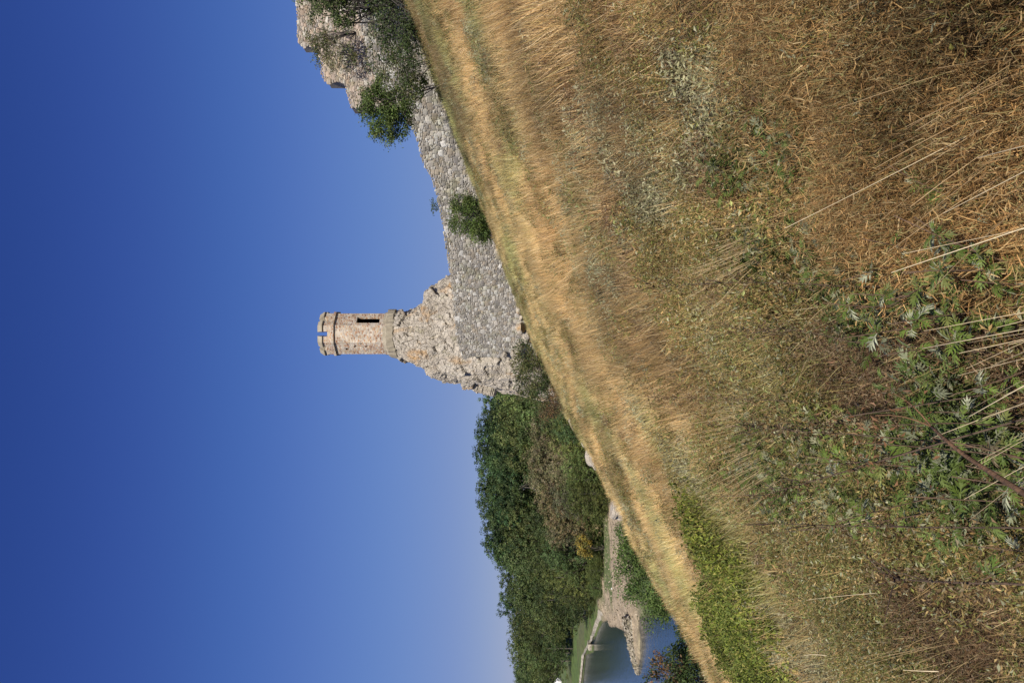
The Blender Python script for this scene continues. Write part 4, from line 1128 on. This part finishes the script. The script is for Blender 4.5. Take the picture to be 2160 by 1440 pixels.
DARKT = [patch(*q) for q in ((1300, 200, 60, 70), (1260, 290, 40, 40), (960, 200, 25, 60), (920, 120, 22, 70), (895, 30, 20, 60), (1180, 30, 90, 25), (975, 290, 18, 40), (1340, 330, 40, 30), (1020, 370, 14, 30))]

rv = np.random.default_rng(77)
def sample(y0, y1, dens):
    """ground points between two distances, a little wider than the picture"""
    half = lambda y: .50 * y + 1.0
    area = (half(y0) + half(y1)) * (y1 - y0); n = int(area * dens)
    y = np.sqrt(rv.uniform(y0 ** 2, y1 ** 2, int(n * 1.0)))
    x = rv.uniform(-1, 1, len(y)) * half(y)
    return x, y
RINGS = [(.7, 3.2, 230), (3.2, 6.5, 120), (6.5, 12, 62), (12, 22, 30), (22, 38, 15), (38, 72, 8.5)]
gx_, gy_, gl = [], [], []
for k, (a, b_, dn) in enumerate(RINGS):
    x, y = sample(a, b_, dn); gx_.append(x); gy_.append(y); gl.append(np.full(len(x), k))
gx_, gy_, gl = np.concatenate(gx_), np.concatenate(gy_), np.concatenate(gl)
# nothing grows inside the walls and the crag, nor far down the river side
wy = 60.5 + WS * (gx_ - W0.x)
keep = ~((gx_ > -1.5) & (gy_ > wy - .25) & (gy_ < wy + 14)) & ~((np.hypot(gx_ - .8, gy_ - 66.5) < 6.2)) & (gx_ > brow_x(gy_) - 4.5)
keep &= (gy_ > 1.25) | (np.abs(gx_) > .55 * gy_ + .35)
for bx_, by_ in BOULD: keep &= ~((np.abs(gx_ - bx_ * gy_ / by_) < .55) & (gy_ > by_ - 4.0) & (gy_ < by_ + .4))   # thin turf before the bare stones
gx_, gy_, gl = gx_[keep], gy_[keep], gl[keep]
gz_ = hill_h(gx_, gy_)
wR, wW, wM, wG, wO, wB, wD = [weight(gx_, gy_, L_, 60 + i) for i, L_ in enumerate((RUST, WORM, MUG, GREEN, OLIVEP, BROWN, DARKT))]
u_ = rv.uniform(0, 1, len(gx_))
kind = np.zeros(len(gx_), int)                         # 0 straw
kind[(u_ < wO * np.interp(gy_, [4.5, 7], [.88, .42]))] = 5
kind[(u_ < wB * .85)] = 6
kind[(u_ < wR * .93)] = 1
kind[(u_ < wM * np.where(gx_ / gy_ < -.08, .45, .72))] = 3
kind[(u_ < wG * (.45 + .75 * fbm(gx_ * 2.2, gy_ * 1.4, seed=47, octv=3)))] = 4
kind[(u_ < wW * np.where(gx_ > 0, .9, .6))] = 2
ff_ = rv.uniform(0, 1, len(gx_)); patchy = fbm(gx_ * .6, gy_ * .35, seed=90, octv=3)
kind[(kind == 0) & (ff_ < .03 + .20 * smooth(.5, .68, patchy))] = 5       # scattered green herbs among the straw
kind[(kind == 0) & (ff_ > 1 - .03 - .22 * smooth(.52, .66, fbm(gx_ * .7 + 9, gy_ * .4, seed=91, octv=3)))] = 2
nearw = smooth(4.6, 2.6, gy_) * .93; uu = rv.uniform(0, 1, len(gx_)); tt = gx_ / gy_
kind[(kind == 0) & (uu < nearw) & (tt > .10)] = 1                    # close to the path weeds stand instead of grass
kind[(kind == 0) & (uu < nearw) & (fbm(gx_ * 2, gy_ * 2, seed=12) > .5)] = 6
kind[(kind == 0) & (uu < nearw)] = 5
kind[(kind == 0) & (rv.uniform(0, 1, len(gx_)) < .06 + .22 * smooth(10, 5, gy_))] = 6
STRAW = [(.64, .45, .20), (.70, .52, .26), (.55, .375, .16), (.74, .58, .33), (.46, .30, .125), (.46, .375, .15), (.60, .385, .17)]
RUSTC = [(.36, .21, .078), (.41, .26, .105), (.27, .15, .058), (.40, .29, .14), (.21, .12, .048), (.26, .22, .09)]
WORMC = [(.34, .335, .19), (.41, .395, .25), (.28, .285, .155), (.22, .21, .105)]
MUGC = [(.115, .155, .034), (.09, .13, .03), (.14, .18, .048), (.24, .25, .15)]
GRC = [(.20, .24, .036), (.24, .27, .05), (.15, .19, .034), (.29, .27, .075), (.11, .145, .028)]
OLC = [(.19, .19, .055), (.15, .155, .042), (.25, .21, .075), (.12, .14, .035), (.34, .25, .11), (.30, .20, .085), (.22, .15, .06)]
BRC = [(.15, .085, .045), (.20, .12, .06), (.11, .065, .035), (.24, .17, .10), (.13, .11, .045)]
q = np.random.default_rng(301)
near_straw = [join(blade_set(70, .13, .44, .0035, l_, STRAW, q, 4, .6), blade_set(40, .16, .24, .005, .8, STRAW[2:], q, 3, .6)) for l_ in (.25, .42, .7)]
mid_straw = [join(blade_set(90, .22, h_, .007, l_, STRAW, q, 3, .55), blade_set(50, .26, .22, .009, .8, STRAW[2:], q, 2, .5)) for h_, l_ in ((.50, .25), (.40, .5), (.30, .8))]
far_straw = [join(blade_set(120, .38, h_, .014, l_, STRAW, q, 2, .5), blade_set(60, .45, .2, .018, .8, STRAW[2:], q, 2, .5)) for h_, l_ in ((.48, .25), (.38, .45), (.28, .7))]
sel0 = kind == 0
lod = np.where(gl[sel0] <= 1, 0, np.where(gl[sel0] <= 3, 1, 2))
which = lod * 3 + rv.integers(0, 3, sel0.sum())
def tint_noise(x, y, seed, amt=.48):
    a = fbm(x * .9, y * .45, seed=seed, octv=4); b_ = fbm(x * .25 + 3, y * .12, seed=seed + 5, octv=3); n = len(x)
    c_ = fbm(x * 2.6, y * 1.6, seed=seed + 15, octv=2)
    lum = 1 + amt * 2.4 * (a - .5) + amt * 1.6 * (b_ - .5) + amt * 1.2 * (c_ - .5) + rv.normal(size=n) * .20
    g = fbm(x * .5 + 7, y * .22, seed=seed + 9, octv=3) - .5
    return np.clip(np.stack([lum * (1 - g * .25), lum, lum * (1 + g * .1)], 1), .3, 1.9), g
def make(name, label, cat, kindno, protos_, which, mat, tint, hscale, lean=(-.22, -.05)):
    s_ = kind == kindno; n = s_.sum()
    pts = np.stack([gx_[s_], gy_[s_], gz_[s_]], 1)
    lx = lean[0] + rv.normal(size=n) * .14 + .25 * (fbm(pts[:, 0] * .5, pts[:, 1] * .4, seed=55) - .5); ly = lean[1] + rv.normal(size=n) * .14
    eul = lean_euler(n, lx, ly, rv)
    sc_ = rv.uniform(.75, 1.25, n) * hscale(pts[:, 0], pts[:, 1]); scl = np.stack([rv.uniform(.85, 1.2, n), rv.uniform(.85, 1.2, n), sc_], 1)
    return scatter(name, label, cat, protos_, pts, which, eul, scl, tint, mat)
tn, g_ = tint_noise(gx_[sel0], gy_[sel0], 70)
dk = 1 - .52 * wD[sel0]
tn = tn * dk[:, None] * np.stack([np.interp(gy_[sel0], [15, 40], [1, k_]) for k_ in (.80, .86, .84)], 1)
grn = smooth(.02, .16, g_)[:, None] * np.array([[.86, 1.0, .85]]) + (1 - smooth(.02, .16, g_)[:, None])
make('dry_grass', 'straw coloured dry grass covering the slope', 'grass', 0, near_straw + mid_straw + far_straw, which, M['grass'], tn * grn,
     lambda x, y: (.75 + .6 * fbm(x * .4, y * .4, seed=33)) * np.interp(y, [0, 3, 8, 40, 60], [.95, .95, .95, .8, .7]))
def lodw(k, m_): return np.minimum(gl[kind == k] // 2, 2) * m_ + rv.integers(0, m_, (kind == k).sum())
rust_p = [join(sprigs(s1, .20 * z_, .34, .05, l_, w_, RUSTC, q), blade_set(5, .1, .40, .003 * z_, .6, [(.28, .18, .085), (.19, .11, .05)], q, 3, .6)) for s1, z_, l_, w_ in ((1100, 1, .036, .0019), (1100, 1, .034, .0021), (420, 1.4, .06, .006), (420, 1.4, .06, .006), (260, 2, .1, .018), (260, 2, .1, .018))]
t1, _ = tint_noise(gx_[kind == 1], gy_[kind == 1], 71)
make('rusty_weeds', 'rust brown matted dead weeds on the near slope', 'weeds', 1, rust_p, lodw(1, 2), M['herb'], t1, lambda x, y: .8 + .7 * fbm(x * .8, y * .8, seed=34))
worm_p = [join(leafies(n_, .20 * z_, .30, .04, l_, WORMC, q, .35), sprigs(60, .17 * z_, .28, .02, .09, .004 * z_, [(.24, .21, .14)], q, 1.2)) for n_, z_, l_ in ((420, 1, .030), (420, 1, .030), (340, 1.3, .042), (340, 1.3, .042), (260, 2, .07), (260, 2, .07))]
t2, _ = tint_noise(gx_[kind == 2], gy_[kind == 2], 72, .2)
make('wormwood_patch', 'pale grey green wormwood growing in patches among dry grass', 'herbs', 2, worm_p, lodw(2, 2), M['herb'], t2, lambda x, y: .8 + .5 * fbm(x * .8, y * .8, seed=35))
mug_p = [join(lobed_set(n_, .15 * z_, .36, .03, l_, MUGC, q), blade_set(9, .08, .42, .006 * z_, .2, [(.13, .09, .05), (.10, .11, .04)], q, 3, .2), leafies(90, .17 * z_, .38, .03, .028 * z_, MUGC, q, .4)) for n_, z_, l_ in ((44, 1, .06), (44, 1, .06), (40, 1.3, .075), (40, 1.3, .075), (24, 2, .12), (24, 2, .12))]
t3, _ = tint_noise(gx_[kind == 3], gy_[kind == 3], 73, .25)
make('green_mugwort', 'green mugwort leaves in patches on the near slope', 'herbs', 3, mug_p, lodw(3, 2), M['herb'], t3, lambda x, y: .8 + .6 * fbm(x * .8, y * .8, seed=36), (-.1, 0))
gr_p = [join(leafies(n_, .22 * z_, .42, .03, l_, GRC, q, .5), sprigs(40, .2 * z_, .4, .02, .12, .005, [(.12, .12, .04)], q, 1.2)) for n_, z_, l_ in ((420, 1, .034), (420, 1, .034), (420, 1.35, .045), (420, 1.35, .045), (360, 2, .075), (360, 2, .075))]
t4, _ = tint_noise(gx_[kind == 4], gy_[kind == 4], 74, .3)
make('green_thicket', 'bright green low leafy thicket near the brow', 'herbs', 4, gr_p, lodw(4, 2), M['herb'], t4, lambda x, y: .9 + .8 * fbm(x * .6, y * .6, seed=37), (-.08, 0))
ol_p = [join(sprigs(n_, .19 * z_, .36, .03, l_, (.0032 if n_ == 480 else .006) * z_, OLC, q), leafies(420, .19 * z_, .38, .03, .021 * z_, OLC, q, .4), leafies(60, .19 * z_, .38, .05, .026 * z_, [(.30, .31, .19), (.24, .27, .10)], q, .4), blade_set(7, .12, .42, .003 * z_, .5, STRAW[:5], q, 3, .5)) for n_, z_, l_ in ((480, 1, .04), (480, 1, .04), (220, 1.35, .07), (220, 1.35, .07), (200, 2, .11), (200, 2, .11))]
t5, _ = tint_noise(gx_[kind == 5], gy_[kind == 5], 75, .3)
make('olive_weeds', 'olive green weeds mixed with dry grass', 'weeds', 5, ol_p, lodw(5, 2), M['herb'], t5, lambda x, y: .75 + .6 * fbm(x * .8, y * .8, seed=38))
br_p = [join(sprigs(n_, .18 * z_, .34, .02, l_, (.0028 if n_ == 600 else .005) * z_, BRC, q), leafies(130, .18 * z_, .32, .02, .022 * z_, BRC + [(.27, .22, .16)], q, .45), blade_set(4, .1, .42, .003, .5, [(.20, .13, .07)], q, 3, .5)) for n_, z_, l_ in ((600, 1, .04), (600, 1, .04), (240, 1.35, .075), (240, 1.35, .075), (200, 2, .11), (200, 2, .11))]
t6, _ = tint_noise(gx_[kind == 6], gy_[kind == 6], 76, .3)
make('withered_weeds', 'withered brown weeds with curled dead leaves', 'weeds', 6, br_p, lodw(6, 2), M['herb'], t6, lambda x, y: .7 + .6 * fbm(x * .8, y * .8, seed=39))

# ---------------------------------------------------------------- single plants and stalks of the foreground
def curve_pts(a, b_, sag, n=9):
    k = np.linspace(0, 1, n)[:, None]; a = np.array(a); b_ = np.array(b_)
    return a + (b_ - a) * k + np.array(sag) * np.sin(k * np.pi)
def near_pt(px, py, dist):
    d = ray(px, py); d.normalize(); return Vector((0, 0, EYE)) + d * dist
def down_to_ground(A_, B_, steps=60):
    dr = (A_ - B_).normalized(); dr.z = min(dr.z, -.15); dr.normalize(); p_ = A_ + dr * .02
    for _ in range(steps):
        if p_.z < hill1(p_.x, p_.y): break
        p_ = p_ + dr * .03
    return p_
# long pale grass stalks: (root px, py) (tip px, py) distance of the root and of the tip
stalks = [((1905, 352), (1655, 482), 2.3, 2.2, .0028, 'long straw stalk slanting across the rusty weeds'), ((2190, 300), (2062, 333), 1.7, 1.75, .0032, 'short bright bleached stalk sticking out of rusty weeds'),
          ((2195, 470), (1880, 575), 1.75, 1.75, .0034, 'thick bleached stalk reaching towards the green mugwort'), ((2060, 505), (1905, 535), 1.95, 1.9, .0022, 'fine pale stalk above the thick bleached one'),
          ((2180, 690), (1945, 735), 1.8, 1.85, .0026, 'bleached stalk over the withered weeds'), ((2190, 795), (2045, 878), 1.7, 1.75, .0034, 'white bleached stalk beside the thick brown stem'),
          ((2170, 355), (1990, 450), 1.9, 1.9, .0026, 'bent straw stalk crossing behind the bleached stalks'), ((1860, 1085), (1775, 1106), 2.7, 2.7, .0026, 'pale broken stalk by the dark weed stem'),
          ((1850, 1250), (1700, 1265), 3.0, 3.0, .0024, 'thin straw stalk above the olive weeds'), ((1980, 1415), (1905, 1412), 2.3, 2.3, .0026, 'short straw stalk low among the olive weeds'),
          ((1745, 1382), (1695, 1382), 3.6, 3.6, .004, 'short chalky white stalk beside grey wormwood')]
for i, (a, b_, d0, d1, rad, lb) in enumerate(stalks):
    A_, B_ = near_pt(*a, d0), near_pt(*b_, d1)
    dr = (A_ - B_).normalized(); root = A_.copy()
    for _ in range(40 if i < 7 else 3):
        if root.z < hill1(root.x, root.y) or dr.z > -.05: break
        root = root + dr * .03
    if i >= 7: root = A_.copy()                          # broken pieces lying on the weeds
    q_ = MB(); pts_ = curve_pts((0, 0, 0), B_ - root, rv.normal(size=3) * .004, 10)
    q_.tube(pts_, rad * .55 * np.linspace(1, .45, len(pts_)), 5, np.array([.58, .48, .31]) * rv.uniform(.85, 1.2))
    o = q_.build('straw_stalk', M['straw'], None, True); o.location = root; tag(o, lb, 'grass stalk')
# leaning tussocks of dry stalks at the very front
def tussock(px, py, dist, n, length, lean, label, spread=.05, seed=0, tone=(.44, .35, .22)):
    r_ = np.random.default_rng(seed); b0 = near_pt(px, py, dist); base = Vector((b0.x, b0.y, hill1(b0.x, b0.y)))
    root = empty('grass_tussock', base); tag(root, label, 'grass tussock')
    q_ = MB(); g_b = MB()
    for _ in range(n):
        s_ = r_.normal(size=3) * spread; s_[2] = 0
        tip = s_ * 2 + np.array(lean) * length * r_.uniform(.6, 1.1) + r_.normal(size=3) * np.array([.09, .09, .05]) + np.array([0, 0, length * .75 * r_.uniform(.7, 1.1)])
        pts_ = curve_pts(s_, tip, (0, 0, .06 * length), 7)
        q_.tube(pts_, r_.uniform(.0011, .0024) * np.linspace(1, .4, 7), 4, np.array(tone) * r_.uniform(.6, 1.3))
    q_.build('stalks', M['straw'], root, True)
    v, f, c = blade_set(70, .10, length * .6, .006, .5, [(.10, .14, .045), (.28, .21, .11), (.16, .16, .06), (.33, .26, .14)], r_, 4, .7)
    mesh_obj('blades', v, f, M['straw'], root, c)
tussock(2150, 600, 1.95, 70, .85, (-.35, .25, 0), 'dense fan of bleached grass stalks in front of the green mugwort', seed=1)
tussock(2180, 520, 2.0, 26, .8, (-.45, .2, 0), 'tilted grass tussock at the edge of the rusty weeds', seed=2)
tussock(2180, 800, 1.9, 35, .6, (-.2, .3, 0), 'short bleached grass tussock beside withered weeds', seed=3)
tussock(2120, 60, 2.3, 18, .8, (-.4, .15, 0), 'straw tussock standing in rusty weeds', seed=4, tone=(.36, .25, .13))
tussock(1660, 470, 4.2, 60, .8, (-.25, .1, 0), 'straw tussock behind the green mugwort', seed=5, tone=(.42, .32, .17))
tussock(1680, 1320, 4.4, 50, .7, (-.15, .1, 0), 'wide straw tussock above the olive weeds', .12, seed=6, tone=(.40, .30, .16))
tussock(1560, 880, 5.5, 90, .9, (-.2, .1, 0), 'tall straw tussock in the open dry grass', .16, seed=7, tone=(.44, .33, .18))
# mugwort plants with large cut leaves, pale underneath
def mugwort(px, py, dist, height, label, seed, nl=46, leaf=.062, tones=None, cover=True):
    r_ = np.random.default_rng(seed); t0 = near_pt(px, py, dist); base = Vector((t0.x, t0.y, hill1(t0.x, t0.y)))
    root = empty('mugwort_plant', base); tag(root, label, 'plant')
    st_ = MB(); V, Fq, Cc, k = [], [], [], 0
    lv, lf = lobed_leaf(1.0)
    tones = tones or [(.115, .165, .03), (.09, .135, .028), (.14, .19, .042), (.17, .19, .055)]
    top_z = max(height, t0.z - base.z)
    for s_ in range(6):
        tip = np.array([r_.normal() * .15, r_.normal() * .12, top_z * r_.uniform(.6, 1.05)])
        pts_ = curve_pts((r_.normal() * .03, r_.normal() * .03, -.02), tip, (r_.normal() * .04, r_.normal() * .04, 0), 8)
        st_.tube(pts_, .004 * np.linspace(1, .35, 8), 5, (.13, .08, .05))
        for _ in range(nl // 6 * 5):
            t_ = r_.uniform(.2, 1.0); p_ = pts_[int(t_ * 7)]; a = r_.uniform(0, 6.283); s2 = leaf * r_.uniform(.5, 1.25)
            mt_ = np.array(Matrix.Rotation(a, 3, 'Z') @ Matrix.Rotation(-r_.uniform(-.5, .9), 3, 'Y') @ Matrix.Rotation(r_.normal() * .8, 3, 'X'))
            vv = (lv * s2) @ mt_.T + p_; V.append(vv); Fq.append(lf + k); k += len(vv)
            Cc.append(np.tile(np.array(tones[r_.integers(len(tones))]) * r_.uniform(.75, 1.25), (len(vv), 1)))
    st_.build('stem', M['bark'], root, True)
    F_ = np.concatenate(Fq); tri = F_[:, 2] == F_[:, 3]
    mesh_obj('leaves', np.concatenate(V), [F_[~tri], F_[tri][:, :3]], M['mugwort'], root, np.concatenate(Cc))
mugwort(1830, 520, 2.55, .5, 'lush green mugwort with pale leaf undersides, next to rusty weeds', 1, 60)
mugwort(1860, 600, 2.4, .5, 'broad leaved mugwort behind the fan of bleached stalks', 2, 60)
mugwort(1770, 580, 2.9, .45, 'mugwort at the back of the green patch', 3, 54)
mugwort(1790, 650, 2.8, .45, 'mugwort at the withered edge of the green patch', 4, 48)
mugwort(1690, 560, 3.5, .45, 'smaller mugwort between green patch and straw tussock', 5, 40)
mugwort(1880, 1000, 2.5, .45, 'mugwort with white backed leaves below the dark slanting stem', 6, 34)
mugwort(1980, 1010, 2.2, .4, 'low mugwort at the root of the thick brown stem', 7, 44)
mugwort(2060, 850, 2.0, .4, 'young mugwort beside the short bleached tussock', 8, 40)
mugwort(1700, 230, 3.0, .4, 'mugwort alone within the rusty weeds', 9, 34)
mugwort(1720, 1000, 3.2, .45, 'pale mugwort at the top of the dark slanting stem', 10, 34)
mugwort(1990, 1190, 2.2, .35, 'stunted mugwort among withered weeds', 11, 30, tones=[(.10, .12, .05), (.13, .10, .05)])
# dark seeding stems
stems_ = [((1790, 604), (1380, 604), 3.2, 3.3, .0035, 'tall thin dark stem rising through straw beside the green patch'), ((1790, 878), (1640, 902), 3.0, 3.1, .004, 'dark knotted stem above withered weeds'),
          ((1870, 968), (1590, 1050), 2.6, 2.9, .0045, 'dark leafy stem slanting out of the mugwort'), ((2110, 1112), (1640, 1104), 2.3, 2.8, .004, 'long straight brown stem with clustered dry leaves'),
          ((2120, 1230), (1860, 1215), 2.1, 2.4, .005, 'purplish dark stem in the olive weeds'), ((1790, 720), (1545, 700), 3.0, 3.2, .003, 'thin dark seeding stem over the withered weeds'),
          ((1650, 845), (1360, 838), 4.4, 4.6, .0035, 'faint dark seeding stem standing in pale straw'), ((1790, 915), (1560, 895), 2.9, 3.1, .0035, 'dark stem paired with the knotted one')]
for i, (a, b_, d0, d1, rad, lb) in enumerate(stems_):
    r_ = np.random.default_rng(500 + i); A_, B_ = near_pt(*a, d0), near_pt(*b_, d1); root_ = down_to_ground(A_, B_)
    root = empty('weed_stem', root_); tag(root, lb, 'weed stem')
    q_ = MB(); pts_ = curve_pts(A_ - root_, B_ - root_, r_.normal(size=3) * .02, 12); pts_ = np.concatenate([[(0, 0, 0)], pts_])
    q_.tube(pts_, rad * .62 * np.linspace(1, .4, len(pts_)), 6, (.085, .055, .035))
    for _ in range(10):
        p_ = pts_[r_.integers(5, len(pts_))]; q_.tube(curve_pts(p_, p_ + np.append(r_.normal(size=2) * .05, abs(r_.normal()) * .07 + .03), (0, 0, 0), 4), rad * .4 * np.linspace(1, .4, 4), 4, (.09, .055, .04))
    q_.build('stem', M['bark'], root, True)
    n_ = 320; t_ = r_.uniform(.12, 1, n_); ip_ = np.stack([np.interp(t_ * (len(pts_) - 1), np.arange(len(pts_)), pts_[:, k]) for k in range(3)], 1) + r_.normal(size=(n_, 3)) * .022
    tn_ = np.array([(.15, .09, .04), (.20, .14, .065), (.14, .145, .05), (.27, .22, .13), (.11, .07, .035)])
    v, f, c = quads(ip_, r_.normal(size=(n_, 3)), .015 * r_.uniform(.5, 1.5, n_), tn_[r_.integers(0, 5, n_)] * r_.uniform(.7, 1.3, (n_, 1)), .4, r_, .4)
    mesh_obj('dry_leaves', v, f, M['leaf'], root, c)
# the thick brown stem
A_, B_ = near_pt(2125, 1018, 1.75), near_pt(1965, 900, 1.95); root_ = down_to_ground(A_, B_)
root = empty('woody_stem', root_); tag(root, 'thick reddish brown woody stem leaning among green weeds', 'weed stem')
q_ = MB(); pts_ = np.concatenate([[(0, 0, 0)], curve_pts(A_ - root_, B_ - root_, (0, 0, .01), 10)]); q_.tube(pts_, .0052 * np.linspace(1.1, .6, 11), 8, (.125, .068, .036))
tip = pts_[-1]
for dx, dz in ((.02, .10), (.07, .06)): q_.tube(curve_pts(tip, tip + np.array([dx, .05, dz]), (.01, 0, 0), 5), .0018 * np.linspace(1, .5, 5), 5, (.19, .10, .05))
q_.build('stem', M['bark'], root, True)
r_ = np.random.default_rng(9); n_ = 120
v, f, c = quads(tip + r_.normal(size=(n_, 3)) * np.array([.08, .06, .07]) + np.array([0, .03, .08]), r_.normal(size=(n_, 3)), .014 * r_.uniform(.5, 1.4, n_), np.array([.19, .10, .05]) * r_.uniform(.6, 1.4, (n_, 1)), .4, r_, .4)
mesh_obj('dry_leaves', v, f, M['leaf'], root, c)
